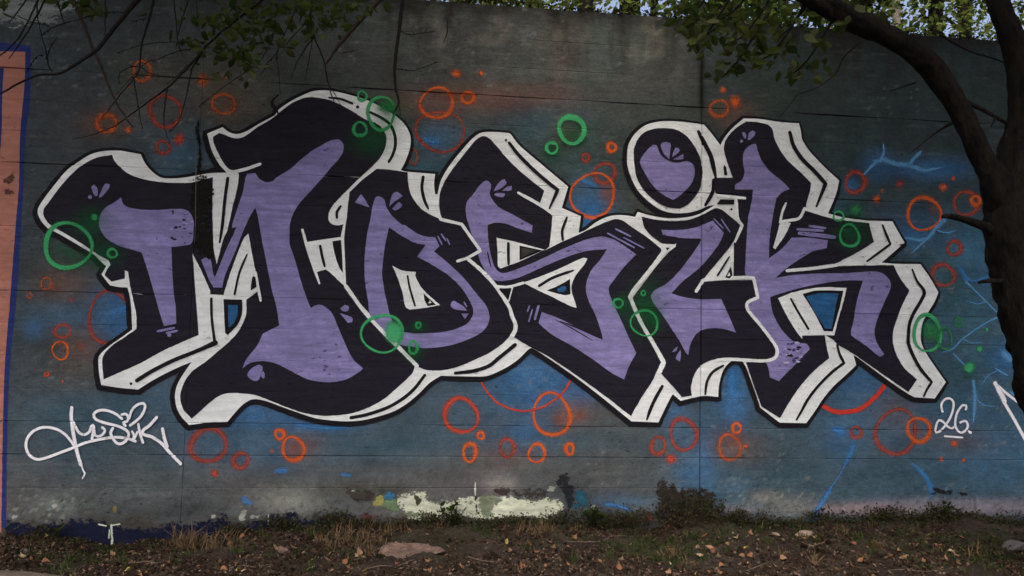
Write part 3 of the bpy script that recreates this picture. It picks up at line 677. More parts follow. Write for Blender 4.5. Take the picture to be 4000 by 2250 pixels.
# --- the big lettering: black rim, white block, dark letters, lilac fill
SIL = ('A 118,1220 160,1130 280,970 400,830 520,745 620,685 740,655 880,650 1000,668 1090,685! 1125,760 1180,830 1260,895 1310,910 1420,912 1560,895! 1665,875! 1760,862 1900,858! 1830,780 1760,650 1715,490! 1860,430! 1920,475 1990,495 2080,470 2200,400 2370,310 '
       'D 180,320! 215,265 330,185 450,125 540,90 640,82 760,95 900,130 1050,175 1200,250 1320,325 1400,400 1450,490 1460,570 1440,670 1400,770 1365,835! 1420,848 1690,870! 1680,960 1690,1062! 1712,1062! 1725,1000 1745,930 1800,830 1880,720 1990,590 2060,520 2130,480 2250,475 2390,487 '
       'G 230,497! 300,590 400,680 520,780 650,890 770,990! 710,1190! 890,1268! 868,1425! 930,1400 1040,1320 1160,1268 1280,1258 1400,1275! 1425,1228! 1540,1260 1700,1287 1850,1282 1980,1257 2080,1207 2150,1163! 2090,1172 2000,1210 1900,1235 1780,1240 1660,1215 1540,1140 1430,1030 1370,920 1330,800 1325,700 1340,590 1400,490 1500,410 1620,378 1750,372 1900,385 2050,405! 2130,500 2205,600! '
       'J 60,300 140,200 250,105! 400,110 560,135 700,148 770,150! 790,230 800,300 860,400 950,500 1050,600 1150,690! 1120,820 1045,1000! 1200,1040 1430,1070! 1650,1075! 1765,1275! '
       'K 1660,330 1550,425! 1670,436 1915,440! 2000,560 2085,705! 2050,790 1990,890 1940,980 1920,1080 1925,1180 1970,1280 L 2060,450 2155,585! 2050,740! 1860,728! 1790,690 1600,560 1310,345 1285,330! 1310,425! 1200,530 1100,620 1000,740 920,860 840,972! 590,968! 405,825! 380,740 330,600 270,440 235,385! 200,370 130,390 60,470 20,600 '
       'I 2183,725! 2050,715 1940,735 1830,762! 1755,698! 1720,760 1620,965! 1365,955! 1200,820 1000,660 800,510 560,345 425,265 385,285! 300,370 200,440 80,500 '
       'F 2173,528 2050,533 1900,530 1745,525! 1640,590 1540,690 1420,790 1300,860 1150,910 1000,945 850,955 700,945 560,925 420,880 250,820 100,765 C 2173,745 2130,750 2060,790 1990,860 1905,960! 1740,965 1545,990! 1480,920 1430,830 1412,720 1430,620 1490,510 1570,395! 1480,430 1350,490 1200,570 1065,655! 900,640 718,612! 700,520 690,400 695,345 720,310 800,240 900,170 1010,90! '
       'B 1005,960 1000,850 985,740 965,660! 880,655 800,640! 760,590 720,535! 765,460! 720,420 650,350 550,290 450,230 330,160 210,100! 150,30')
sil = smooth(parse(SIL), True)
def rim(line):
    n = len(line); out = []
    area = sum(line[i][0] * line[(i+1) % n][1] - line[(i+1) % n][0] * line[i][1] for i in range(n)); sg = 1 if area > 0 else -1
    nr = []
    for i in range(n):
        a, b = line[i-1], line[(i+1) % n]; dx, dy = b[0]-a[0], b[1]-a[1]; m = math.hypot(dx, dy) or 1
        nr.append((sg*dy/m, -sg*dx/m))
    for i in range(n):
        nx = sum(nr[(i+k) % n][0] for k in (-1, 0, 1)) / 3; ny = sum(nr[(i+k) % n][1] for k in (-1, 0, 1)) / 3
        left = max(0, 1 - line[i][0] / 3000)
        w = 14 - 4 * nx + 5 * ny + 3 * left + (rnd.random() - .5) * 2
        q = math.hypot(nx, ny); w /= max(.55, q * q) if q > .2 else 1
        out.append((line[i][0] + nx * w, line[i][1] + ny * w))
    return out
sheet('black_outline', rim(sil), M_black, WALL)
poly('black_outline', 'A 1540,880 1600,850 1700,830 1830,800 1960,850 1900,880 1660,900 1560,930', M_black, WALL)
WB = sheet('white_block', sil, M_white, WALL)

def letter(lab, parts):
    root = None
    for s in parts:
        o = poly('painted_letter' if root is None else 'letter_stroke', s, M_dark, WALL if root is None else root)
        if root is None: root = o; o['label'] = lab
    return root
def fills(root, parts, name='lilac_fill'):
    for s in parts: poly(name, s, M_lilac, root, .5)
def marks(root, polys=(), lines=(), dots=()):
    for s in polys: poly('shine_mark', s, M_lilac, root, .3)
    for s, w in lines: stroke('shine_mark', s, w, M_lilac, root, taper=(.8, .8))
    for s, r in dots: poly('shine_mark', ' '.join([s.split()[0]] + ['%.1f,%.1f' % (float(s.split()[1].split(',')[0]) + r*math.cos(k*.785), float(s.split()[1].split(',')[1]) + r*math.sin(k*.785)) for k in range(8)]), M_lilac, root, .2)

LM = letter('dark letter M with lilac fill at the left of the mural', [
  'A 820,690! 700,710 620,740 520,800 420,890 300,1030 220,1140 178,1200 170,1250 200,1310 250,1360 B 330,125 450,195 600,290 700,360 790,410 805,445! 768,495 750,545! 815,607! 940,575! 940,500! 970,510! 990,640 1020,780 1045,900 1052,1000 1050,1050! 950,1120 830,1200 745,1285 727,1340 C 725,400 732,480 740,560! 900,490 1100,400 1300,290 1500,200 1635,140! B 1625,950 1605,700 1590,500 1577,340! 1650,480 1745,690! 1745,725! 1870,730! 1950,480 2060,200 2105,150! A 2120,1100! 2080,870! 2015,870! 2000,1000 1950,1200 1905,1400 B 1870,200 1805,440! 1778,300 1770,100 A 1765,1200 1770,900! 1560,955! 1440,955 1260,945 1100,915 980,870 900,810 845,750',
  'B 2105,150! 2140,350 2185,580 2200,690! 2085,775! 2085,900 2050,1000 1990,1100 1900,1190 1800,1275 1700,1360 C 1590,470 1520,550 1475,650 1462,740 1490,840 1570,930! 1650,860 1750,770 1850,705 1960,687 2080,695 F 0,708 150,765 300,825 450,875 600,900 750,900 900,880 1050,830 1200,750 1330,640 1420,560 1480,490 1500,430! E 1050,930 860,680! 840,400 830,100 D 850,1330! 800,1352 720,1345 685,1300 690,1230 740,1150 850,1035 950,935 1080,815 1170,720 1215,640 1232,560 1225,500 1180,440 1040,360 850,245 700,175 530,145! 450,155 330,210 210,300! 150,350 0,440 A 2080,510 2010,535 1940,525 1880,500 1830,485! 1770,520! 1775,570 1815,665 1880,780 1930,830 1985,832! 2015,870!'])
LO = letter('dark letter O with lilac ring beside the M', [
  'D 1140,822! 1300,835 1430,855! 1437,960 1470,1080 1540,1180 1620,1240 1750,1303! 1940,1348! E 2060,235 2105,305! 2010,385! 2140,510 2260,650 2390,850 H 240,930 262,1000 255,1070 225,1110! 150,1190 60,1255 F 2173,325 2050,380 1900,442 1740,475 1600,470 1535,445! 1510,400! E 860,680! 840,400 830,100 D 850,1330 870,1150 885,1040! 1000,930'])
LS = letter('dark angular letter S with lilac fill in the middle of the mural', [
  'D 2145,515 2080,545 1950,700 1850,830 1770,960 1735,1050 1727,1150 1737,1240 1760,1300! 1940,1345! E 2060,235 2110,310! 2010,385! 2140,510 2265,655 2390,850 H 250,930 275,1000 270,1070 250,1125! I 420,258 560,330 800,490 1000,630 1200,780 1360,905! 1420,800 1480,700 1560,580 1600,490 1650,420! H 1650,1340 1560,1170 1450,1000 1390,860 1330,745! 1390,670 1480,560 1600,410 1655,320! 1640,290! 1530,200 1400,110 1270,25 1210,15 1050,75 880,155 700,235 545,315! 592,275! 610,120 G 620,1265! 500,1155! 545,1030! 420,930 300,830 180,710 80,590 0,525 D 2240,590 2200,535'])
LI = letter('dark letter I with lilac fill below its round dot', [
  'G 1460,1272! 1600,1302 1750,1312 1900,1302 2040,1252 2120,1207 2170,1192 2220,1210 2320,1290 2390,1350! H 2385,90 2320,240 2200,390 2060,560 1990,650! 2050,600! 2200,592 2400,590 K 340,590! 362,700 375,750! 290,790 270,830 290,880 370,980 470,1110 530,1200 548,1260 530,1310 450,1338 300,1332 150,1325 I 2300,352 2150,370 2030,420 1970,490 1935,580 1925,650 1935,712! 1840,728! 1750,620 1640,500! 1690,410! H 1640,1280 1560,1150 1460,970 1390,810 1378,755! 1440,670 1530,550 1650,400 1780,255! 1650,245! 1560,180 1490,100 1470,40',
  'G 1385,700 1395,610 1450,510 1540,455 1660,440 1790,455 1890,520 1970,630 2025,760 2035,880 2015,1000 1960,1090 1880,1170 1790,1195 1680,1175 1570,1110 1470,1010 1410,890'])
LK = letter('dark letter K with lilac fill at the right of the mural', [
  'J 60,400 75,320 130,240 200,180 275,135! 400,145 480,165! 515,200 540,300 600,420 680,520 780,610 850,680 885,715! 870,800 845,880 830,975! 1100,1052 1430,1092! 1450,1180 1475,1270! 1350,1350 K 1200,390 1100,440 1000,462! 1500,450 1660,450! 1720,570 1810,690! 1740,830 1690,960 1655,1080 1655,1180 1690,1300 L 1760,450 1880,560! 1800,678! 1600,540 1290,325 1130,230! 1095,190! 1010,140! 1035,280 1055,358! 920,470 800,600 700,740 590,925! 415,815! 340,610 270,400! 440,378 530,345 555,290 500,160 K 400,1010 300,890 275,840 290,790 378,750! 355,640 340,570! 152,562! 155,240! J 240,1120! 195,1050! 195,900! 150,860 0,832 -18,826! -33,664! 145,666! 100,540'])

fills(LM, ['A 700,1300 720,1230 770,1180 840,1140 905,1090! 930,1160 1020,1195 1200,1210 1400,1200 1520,1210 1570,1260 1590,1330 B 1590,100 1570,240 1500,265 1380,280! 1385,450 1400,700 1420,850 1425,1000! 1310,1025! 1270,900 1200,650 1140,450 1100,330! 1000,300 870,260 760,190 710,110 695,60',
  'A 2090,870! 2170,865 2200,910 2280,950 2340,935 D 180,915 330,820 420,740 520,660 640,590 720,550 790,550 825,590 825,650 790,720 700,820 600,940 500,1050 410,1150 350,1250 320,1350 E 320,120 320,250 370,400 420,580 480,760 520,855! 560,830 620,825 690,870 730,920 770,1020 830,1160 880,1270 930,1350 1000,1410! F 1008,460 960,500 850,560 720,585 600,580 480,555 350,490 190,410 100,390 30,390 C 2120,405 2050,455! 2080,380 2150,290 2200,220 2240,130! 2395,50! B 2370,850 2330,700 2290,500 2230,200 2195,0 A 2170,1190! 2130,1250 2060,1400 B 1990,300 1880,560 1860,660! 1770,660! 1770,620 1800,540 1900,290 1990,90 A 1950,1380 2000,1200 2050,1050 2080,900',
  'B 1660,400! 1700,380 1750,390! 1775,540! 1790,560! 1775,650! 1740,600 1700,500'])
fills(LO, ['D 1130,1090 1160,1080 1210,1110 1230,1180 1280,1260 1380,1350 E 1400,70 1500,140 1600,180 1690,185! 1730,270! 1680,320! 1800,420 1950,560 2080,720 2170,830 2200,920 2190,1000 2130,1080 2000,1150 1850,1200 1700,1225 1560,1230 1450,1215 1370,1200 1230,1090 1080,930 1060,800 1030,600 1025,400 1050,150 D 1080,1300 1100,1180'])
# the hole of the O is painted back in dark, then its white counter
poly('letter_counter', 'E 1255,95! 1370,170 1500,240 1600,260! 1520,370! 1650,440 1820,550 1950,680 2030,820 2050,900 2000,990 1900,1045 1750,1080 1600,1090 1420,1085 1320,1030 1265,920 1240,820 1210,680 1190,520 1200,400 1220,250', M_dark, LO)
fills(LS, ['D 2170,935 2215,970 2205,1060 2240,1130 2300,1190 G 240,1250 330,1300 435,1355! 425,1425! H 300,105 180,60 80,50 10,72! 15,200 40,350 85,480 150,525 300,482 500,400 700,305 950,205 1090,175! 1200,210 1330,290 1410,350! 1300,460 1200,590 1150,670 1180,780 1250,930 1330,1110 1410,1275! I 1340,440 1295,560! 1180,500 1000,370 800,240 620,140 490,30! H 520,890! 700,960 900,1060 1095,1145! 1080,1080 1030,930 960,780 935,680 950,580 1000,480 1070,400 1135,300! 950,315 750,375 500,480 300,568 130,600 50,580 E 2160,500 2110,400 2060,220 2030,150 2000,50 D 1985,1280 1978,1200 1990,1130 2050,1060 2100,990'])
fills(LI, ['H 1645,115! 1800,120 1950,100 2060,60 2130,30! 2235,145! 2200,230 2100,370 2000,480 1850,600 1740,715! 1850,750 2000,770 2210,768! 2270,900 2350,1085! 2230,1050 2100,1045 2010,1070 1950,1130 1915,1210 1900,1295! 1880,1280 1820,1170 1750,1060 1650,910 1570,800 1548,740 1580,690 1700,620 1820,500 1920,370 1990,270 2025,200! 1850,195 1660,165!',
  'G 1445,765 1470,700 1520,640 1570,595 1600,600 1640,690 1720,750 1800,765 1890,750 1945,785 1960,850 1945,930 1890,1010 1820,1075 1755,1115! 1650,1060 1550,960 1490,860'])
fills(LK, ['J 240,470 255,410 300,365 360,345 375,400 420,510 500,610 600,690 680,770! 600,810 555,860! 530,980 510,1100 490,1250 485,1425! K 600,300 700,190! 850,190 1040,215! 1030,290! 900,320 780,390 650,480 545,570! 700,545 900,530 1200,525 1480,510 1560,530 1620,590 1635,650 1590,760 1520,920 1480,1060 1490,1150 1530,1230 1570,1290! 1530,1310 1400,1210 1260,1110 1255,1080 1280,980 1310,800 1350,660 1370,595! 1200,595 1000,620 800,660 600,715 500,750! 500,800 530,920 580,1020 650,1110 740,1180 840,1190 870,1240! 780,1330 720,1400 L 640,510 580,575! 495,540! 480,450 450,385! 555,320 560,280 500,150 K 470,1110 380,980 300,880 280,830 300,790 385,750! 365,640 345,570! 270,550 265,400 275,200 290,0 J 310,950 330,840 335,775! 165,775! 165,735 230,690 255,620 245,550'])

# --- white counters and white lines over the letters
def wpoly(s, lab=None): return poly('white_counter', s, M_white, WB)
def wline(s, w, tp=(.8, .8)): return stroke('white_line', s, w * 1.15, M_white, WB, taper=tp, wob=.08)
wpoly('E 470,235! 800,182! 825,60! 850,50! 832,200! 852,662! 690,510 660,490! 570,515!')
wpoly('E 1285,455! 1380,500 1510,515! 1500,545 1560,660 1660,760 1735,825! 1600,850 1450,870! 1415,850 1380,700 1330,550')
wpoly('H 95,192! 310,240 545,305! 320,412 130,482! 108,460 103,330')
wpoly('H 345,615! 600,520 800,430 910,380 950,385! 930,430 850,530 805,620 800,690 830,790 848,852! 800,840 600,740 440,665')
wpoly('H 1640,245! 1760,262! 1785,245! 1780,275 1680,345! 1650,340!')
wpoly('K 570,760! 700,710 850,675 1020,657 1215,665! 1190,780 1140,950 1100,1110! 1005,1110! 795,1112! 800,1145! 740,1070 650,920')
wpoly('J 595,1065! 690,1095! 640,1200 545,1340! 525,1320! 560,1200')
for s, w, tp in [('A 1985,848 2080,825 2215,778', 26, (1, .9)), ('B 2172,520 2195,650 2220,785', 22, (.9, .8)), ('B 2120,715 2185,675', 24, (1, 1)), ('E 440,118 500,330 600,622', 24, (.8, .6)),
                 ('E 850,650 1050,920 1518,1398', 30, (1.1, 1)), ('D 1740,1298 1940,1345! E 2060,235 2118,312! 1990,385! 1900,412', 25, (1, .9)), ('E 1990,385 2140,515 2265,655 2390,850 H 240,930 270,1000 270,1060 240,1118', 30, (.9, 1.2)),
                 ('H 85,650 200,655 345,618', 22, (1, 1)), ('H 242,655 205,785', 17, (1, 1)), ('G 298,1048 500,1160 625,1240', 26, (.7, 1.3)),
                 ('H 1670,325 1600,420 1470,580 1390,680 1350,748! 1400,870 1460,1000 1560,1170 1668,1365! I 1630,480', 31, (1.3, 1.3)), ('H 1975,695 2040,592', 28, (.9, 1)),
                 ('H 2045,590 2200,578 2415,566 K 340,572! 355,640 380,755! 285,800 275,840 300,890 400,1010 500,1140 557,1230 562,1290 530,1330 450,1350 300,1346 150,1337 0,1342', 26, (1, 1)),
                 ('J -20,820 0,832 258,858', 24, (1, .9)), ('J 172,860 180,950 190,1050 232,1115! 165,1270', 26, (1, .6)), ('K 655,502 900,480 1120,450', 27, (.9, 1)), ('J 645,905 610,990 590,1085', 20, (.7, 1)), ('J 598,1080 690,1065 770,1045 820,955', 24, (1, 1))]:
    wline(s, w, tp)

# --- black and blue inside the block, then the thin shading lines
def bpoly(s, m=None, nm='black_gap'): return poly(nm, s, m or M_black, WB, .4)
bpoly('E 722,225! 805,212! 822,520! 790,480 745,350'); bpoly('B 2150,550 2170,562 2182,655! 2125,690! 2135,600')
bpoly('B 1870,770! 2045,775! 2045,900 2010,1000 1910,1110! 1885,1090!'); bpoly('B 1912,825! 2005,825! 2000,920 1970,990 1920,1045!', M_blue, 'blue_gap')
bpoly('E 1580,715! 1640,770 1700,825! 1620,835! 1590,780'); bpoly('E 1640,780! 1655,806! 1625,810!', M_white, 'white_speck')
bpoly('H 115,675! 235,670! 205,780!'); bpoly('H 310,265! 530,312! 310,405!'); bpoly('H 330,285! 470,312! 330,380!', paint('charcoal_paint', pc(56, 54, 54), .7), 'grey_gap')
bpoly('H 565,690! 680,640 785,580! 792,722! 740,732'); bpoly('H 660,690 700,655 745,650 740,695', M_blue, 'blue_gap')
bpoly('H 1685,285! 1725,285! 1700,312!'); bpoly('H 2300,460! 2312,550 2285,575! 2245,565!'); bpoly('H 2285,515! 2293,552! 2262,552!', M_white, 'white_speck')
bpoly('G 2165,1157! 2200,1110! 2330,1115! 2330,1159!')
bpoly('K 800,720! 930,690 1185,690! 1150,850 1085,1075! 1000,1070! 900,880'); bpoly('K 835,745! 950,715 1140,715! 1110,850 1075,1050! 1010,1045! 920,900', M_blue, 'blue_gap')
for s, w, tp in [('A 1910,912 1885,1100 1860,1350 B 1835,235', 24, (1, .6)), ('B 2092,348 2020,520 1975,722', 17, (.5, 1)), ('B 1755,765 1760,950 1790,1190', 20, (1, 1.2)), ('C 1795,215 1600,300 1400,380 1200,480 1055,570', 30, (1.3, 1)),
                 ('D 690,152 800,165 910,207', 18, (.7, 1)), ('D 1080,290 1180,340 1265,405 1308,500 1315,600 1290,690 1255,755', 23, (.8, .9)), ('D 1100,388 1180,440', 22, (.5, .5)), ('D 800,1175 765,1230 765,1282', 21, (.8, .9)), ('D 1577,900 1565,1000 1590,1120 1625,1198', 23, (1, .6)),
                 ('E 608,270 625,360 650,460', 21, (1, .8)), ('E 1430,552 1450,660 1500,832', 16, (.9, .9)), ('H 205,245 207,440', 22, (.9, .8)), ('H 495,645 620,570 815,500', 21, (1, .6)),
                 ('G 215,580 300,690 450,840 590,960 670,1022! 630,1110 592,1195', 27, (.8, .5)), ('G 757,1280 730,1350 H 712,130 718,210', 20, (.7, .9)), ('G 1995,472 2050,580 2110,700 2142,830 2158,905', 34, (.7, .5)), ('G 2137,930 2128,1040 2060,1165', 28, (.9, .7)),
                 ('H 2285,370 2175,545', 15, (.6, 1)), ('J 682,240 720,370 800,490 920,610 1018,720! 975,830 932,935', 29, (.9, .5)), ('J 1555,1110 1590,1200 1628,1290! K 1510,340 1410,412', 19, (.7, .8)),
                 ('K 690,768 770,910 855,1050', 18, (.8, .9)), ('K 1835,490 1880,600 1948,700 1920,780 1850,900 1810,1000 1800,1100 L 1800,220 1850,350 1920,470 2018,585! 1970,660 1945,715', 26, (.5, .6)),
                 ('L 1128,235 1150,320 1192,405! 1080,490 950,620 850,750 790,860 745,938', 22, (.7, .7)), ('I 1655,625 1590,740 1540,850 1510,938', 26, (.9, .5)), ('I 2228,430 2130,490 2080,570 2065,640 2060,700', 21, (.8, .7)),
                 ('F 1592,520 1500,640 1400,730 1250,820 1050,890 898,920', 25, (.9, 1)), ('F 1880,500 2050,480 2200,430 I 110,362 200,290 268,234', 28, (.8, 1)), ('G 2240,790 2252,870', 22, (.2, 1.2)), ('J 1710,1300 1765,1290', 10, (.3, 1))]:
    stroke('shading_line', s, w * 1.25, M_black, WB, taper=tp, wob=.05)
for s, r in [('C 998,600', 14), ('D 960,240', 17), ('G 183,552', 12), ('J 133,963', 12)]:
    c, xy = s.split(); x, y = (float(v) for v in xy.split(','))
    poly('shading_dot', c + ' ' + ' '.join('%.1f,%.1f' % (x + r*math.cos(k*.785), y + r*math.sin(k*.785)) for k in range(8)), M_black, WB, .2)

marks(LM, ['A 625,990 650,970 680,1000 685,1075! 660,1080', 'A 695,1095! 715,1040 760,960 800,965 795,1000 720,1090', 'C 2095,520 2130,460 2210,420 2240,440 2215,540 2180,575 2130,560', 'C 2225,530 2245,480 2258,510 2250,555', 'E 795,860! 840,825 875,835 870,880 820,885', 'E 790,900! 850,920 915,950 910,985 870,995!'],
      [('B 1250,1072 1405,1040', 22), ('B 1335,1088 1432,1068', 20)], [('A 613,1087', 19), ('B 1360,1108', 19)])
marks(LO, ['D 935,1140! 990,1060! 1030,1110 1070,1185!', 'D 1255,1180! 1290,1060 1330,1040 1385,1080! 1310,1130', 'D 1285,1200! 1350,1135 1380,1160 1370,1185 1310,1215', 'E 1835,830 1860,785 1900,805 1960,840 1990,880! 1870,865', 'E 1935,905! 2010,905! 1970,955!'],
      [('E 1715,178 1755,255', 14), ('E 1750,158 1790,220', 16), ('E 1800,200 1825,253', 13), ('E 1962,798 1985,840', 14)])
marks(LS, ['G 65,1035! 110,960 170,920 190,955 130,1010', 'G 145,1030! 200,990 240,985 235,1025', 'G 70,1065 130,1050 175,1060 160,1090'],
      [('H 1140,150 1390,285', 16), ('H 1215,110 1355,180', 16), ('H 1290,190 1480,290', 13), ('H 405,830 385,885', 14), ('H 430,870 397,982', 14), ('H 490,832 455,958', 24)])
marks(LI, ['G 1640,590 1690,570 1730,580 1728,660 1720,735! 1670,680', 'G 1745,715! 1780,625 1820,650', 'G 1755,735! 1850,685! 1850,730', 'H 1745,1270! 1770,1235 1800,1215! 1785,1260', 'H 1780,1330 1825,1245! 1830,1300 1820,1355!'],
      [('H 2140,12 2228,103', 12), ('H 2210,18 2290,138', 14)])
marks(LK, ['J 232,240 255,235 272,260 270,295 255,295', 'J 285,305! 300,240 330,220 358,235 350,265 305,310'],
      [('J 868,1120 1015,1140', 24), ('J 752,1150 992,1165', 24), ('J 772,1187 1100,1225', 38)], [('J 227,322', 15)])
# seams that the writer left dark inside the fills
for s, w in [('H 690,975 900,1060 1095,1150', 14), ('B 1800,450 1790,540', 30), ('E 2180,320 2215,470', 12), ('H 640,960 760,1020 1000,1160', 10)]:
    stroke('dark_seam', s, w, M_dark, LS, taper=(.3, .3))
# wet growth and dirt in the joint at the left M
soft_poly('black_growth', 'A 1600,860 1660,880 1765,900 1775,1100 1760,1300 B 1770,100 1775,300 1800,420 1760,400 1700,380 1640,350 1590,300 1590,200 A 1590,1300 1560,1200 1570,1000', paint('wet_growth', (.008, .009, .007), .5, soft=.5, spread=.4, rag=2.6, chips=1, chipcol=(.03, .04, .02)), WALL, 26)
stroke('dark_run', 'A 1640,360 1625,450 1640,560 1650,700 1640,860', 38, paint('wet_growth', (.008, .009, .007)), WALL, taper=(.3, 1.6), wob=.4)
stroke('pale_root', 'A 1612,560 1612,1000 1608,1200 B 1605,120 1598,240', 6, paint('dull_root', pc(96, 96, 90), .7), WALL, taper=(.4, .6))
for k in range(16):
    x, y = rnd.uniform(1380, 1590), rnd.uniform(1220, 1530); r = rnd.uniform(8, 26)
    poly('paint_chip', 'A ' + ' '.join('%.0f,%.0f' % (x + r*rnd.uniform(.5, 1.6)*math.cos(q), y + r*.6*rnd.uniform(.5, 1.3)*math.sin(q)) for q in (0, .9, 1.9, 2.9, 3.8, 5)), rnd.choice([M_dark, M_dark, paint('pale_lilac', pc(158, 154, 186), .8)]), WALL, 1)
for k in range(26):
    x, y = rnd.uniform(620, 860), rnd.uniform(1180, 1370); r = rnd.uniform(8, 26)
    poly('paint_chip', 'K ' + ' '.join('%.0f,%.0f' % (x + r*rnd.uniform(.5, 1.7)*math.cos(q), y + r*.6*rnd.uniform(.5, 1.3)*math.sin(q)) for q in (0, .9, 1.9, 2.9, 3.8, 5)), rnd.choice([M_dark, paint('pale_lilac', pc(158, 154, 186), .8), paint('deep_violet', pc(58, 48, 96), .8)]), WALL, 1)

# --- green rings over everything
G1 = M_green
for s, rx, ry, w, m in [('B 407,265', 228, 203, 54, G1), ('B 823,338', 42, 41, 34, G1), ('D 1003,135', 40, 45, 34, G1), ('D 1182,298', 130, 150, 40, G1), ('D 983,450', 64, 61, 42, G1), ('G 800,458', 118, 124, 64, G1), ('G 615,628', 50, 53, 38, G1),
                        ('E 1192,1095', 187, 182, 36, G1), ('E 1482,1225', 40, 56, 38, G1), ('E 1532,1015', 22, 26, 28, G1), ('H 1485,995', 123, 122, 27, G1), ('H 1240,808', 42, 42, 30, G1), ('H 1475,713', 20, 22, 20, G1), ('J 1140,1028', 45, 46, 26, G1), ('J 1243,1210', 90, 103, 34, G1),
                        ('T 525,610', 130, 165, 44, G1), ('T 690,660', 68, 100, 34, M_green2), ('T 835,505', 34, 40, 32, M_green2)]:
    ring('painted_ring', s, rx, ry, w, m, WALL)
for s, r, m in [('A 655,1278', 44, G1), ('T 930,930', 66, G1), ('T 1028,755', 36, G1), ('T 1097,570', 22, G1), ('J 1300,965', 72, M_green2)]:
    disc('painted_dot', s, r, r, m, WALL)
M_gfill = paint('green_fill_spray', pc(60, 150, 100), .85, soft=.55, spread=.3, opacity=.9)
disc('green_shade', 'E 1300,1085', 105, 150, M_gfill, WALL); disc('green_shade', 'D 1235,240', 130, 90, M_green2, WALL); disc('green_shade', 'T 560,590', 120, 130, M_green2, WALL); disc('green_shade', 'H 1570,970', 80, 110, M_haze_g, WALL)
for s, rx, ry in [('D 1080,560', 330, 260), ('A 640,1330', 330, 260), ('B 720,360', 330, 230), ('H 1500,850', 330, 420), ('E 1480,1270', 170, 170), ('J 1260,1180', 300, 240), ('D 1250,330', 250, 270), ('E 1530,1030', 150, 110), ('H 1270,820', 160, 160)]:
    disc('overspray', s, rx, ry, M_haze_g, WALL)
# --- signature, date and arrow in white
T1 = None
for s, w in [('C 440,825 435,900 445,1000 470,1150 500,1280 525,1362', 34), ('C 470,1195 440,1150 380,1080 300,1030 190,1010 90,1040 25,1110 10,1190 40,1270 110,1312 200,1298 330,1250 450,1205 560,1160 700,1125 850,1105 960,1115 1040,1142', 27),
             ('C 455,960 480,1010 510,1060 560,1080 610,1050 640,990 642,1060 632,1125', 27), ('C 655,1040 660,1085 690,1097 730,1080 755,1040 730,1012', 25), ('C 915,930 850,880 760,850 690,855 650,890 670,935 760,970 880,1000 960,1040 980,1080 950,1140 890,1168 840,1130 810,1060 830,1020', 27),
             ('C 915,890 950,885 975,910 965,955 930,965 948,995', 26), ('C 985,925 1010,850 1060,800 1120,785 1135,820 1100,900 1050,950 995,992', 26), ('C 1010,1050 1028,1090 1020,1130 1060,1055', 22), ('C 1072,980 1085,1060 1115,1152', 25), ('C 1245,915 1180,990 1110,1060 1200,1100 1290,1160 1370,1250 1470,1352', 30), ('C 1300,1022 1315,1100 1342,1190', 32)]:
    o = stroke('signature_stroke', s, w * 1.12, M_tag, WALL if T1 is None else T1, taper=(.9, 1), wob=.04)
    if T1 is None: T1 = o; o['label'] = 'white handwritten signature below the letter M'
stroke('signature_drip', 'Q1 770,395 790,450 806,478 782,528', 18, M_tag, T1, taper=(1, .5))
T2 = stroke('painted_date', 'L 2122,862 2112,800 2140,752 2190,738 2225,772 2220,850 2190,930 2140,1005 2090,1055 2062,1060 2062,1000 2090,945 2130,962 2170,1002 2210,1022 2238,1005', 24, M_tag, WALL, wob=.04)
T2['label'] = 'white handwritten 26 below the letter K'
stroke('date_stroke', 'L 2342,842 2345,805 2312,802 2262,870 2242,950 2247,1012 2290,1062 2330,1050 2360,1000 2340,952 2290,965', 24, M_tag, T2, wob=.04)
stroke('date_stroke', 'L 2145,1095 2310,1108', 20, M_tag, T2); stroke('date_stroke', 'L 2376,1052 2384,1060', 30, M_tag, T2)
AR = stroke('white_arrow', 'T 1175,1078 1290,1180 1449,1300 1800,1560', 34, M_tag2, WALL, taper=(.9, 1)); stroke('arrow_stroke', 'T 1175,1078 1250,1240 1370,1449 1560,1800', 40, M_tag2, AR, taper=(1.2, 1)); stroke('arrow_stroke', 'T 1190,1110 1240,1200 1275,1260', 60, M_tag2, AR, taper=(.5, .3))

# ------------------------------------------------------------------ ground
CONTACT = [(-900, 2120), (0, 2112), (250, 2105), (500, 2128), (750, 2092), (1000, 2068), (1300, 2040), (1500, 2048), (1700, 2040), (1900, 2028), (2100, 2030), (2300, 2050), (2500, 2062), (2650, 2040), (2800, 2012), (3000, 2040), (3200, 2030), (3500, 2018), (3800, 2012), (4000, 2030), (4900, 2040)]
_cx = [at(x, y).x for x, y in CONTACT]; _cz = [at(x, y).z for x, y in CONTACT]
def gz(x, y):
    """height of the soil"""
    x = np.asarray(x, float); y = np.asarray(y, float)
    c = np.interp(x, _cx, _cz); w = np.exp(-np.clip(-y, 0, 50) / .30)
    near = np.clip(1 - (np.abs(y) - 1.5) / 3, 0, 1)
    z = -.03 + (c + .03) * w + near * ((fbm(x * 2.1 + 30, y * 2.6 + 8, 4) - .5) * .10 + (fbm(x * 12 + 3, y * 12 + 60, 4) - .5) * .045)
    return z - np.clip(-y - 2, 0, 100) * .004
def gzf(x, y): return float(gz(x, y))
def on_ground(px, py):
    """where a survey mark meets the soil"""
    d = (px - 2000) / FPX * RT - (py - 1125) / FPX * UP + FW; t = 3.0
    for _ in range(12):
        p = CAM + d * t; e = p.z - gzf(p.x, min(p.y, 0)); t += e / max(.05, -d.z) * .6
    p = CAM + d * t
    return Vector((p.x, min(p.y, -.01), gzf(p.x, min(p.y, -.01))))

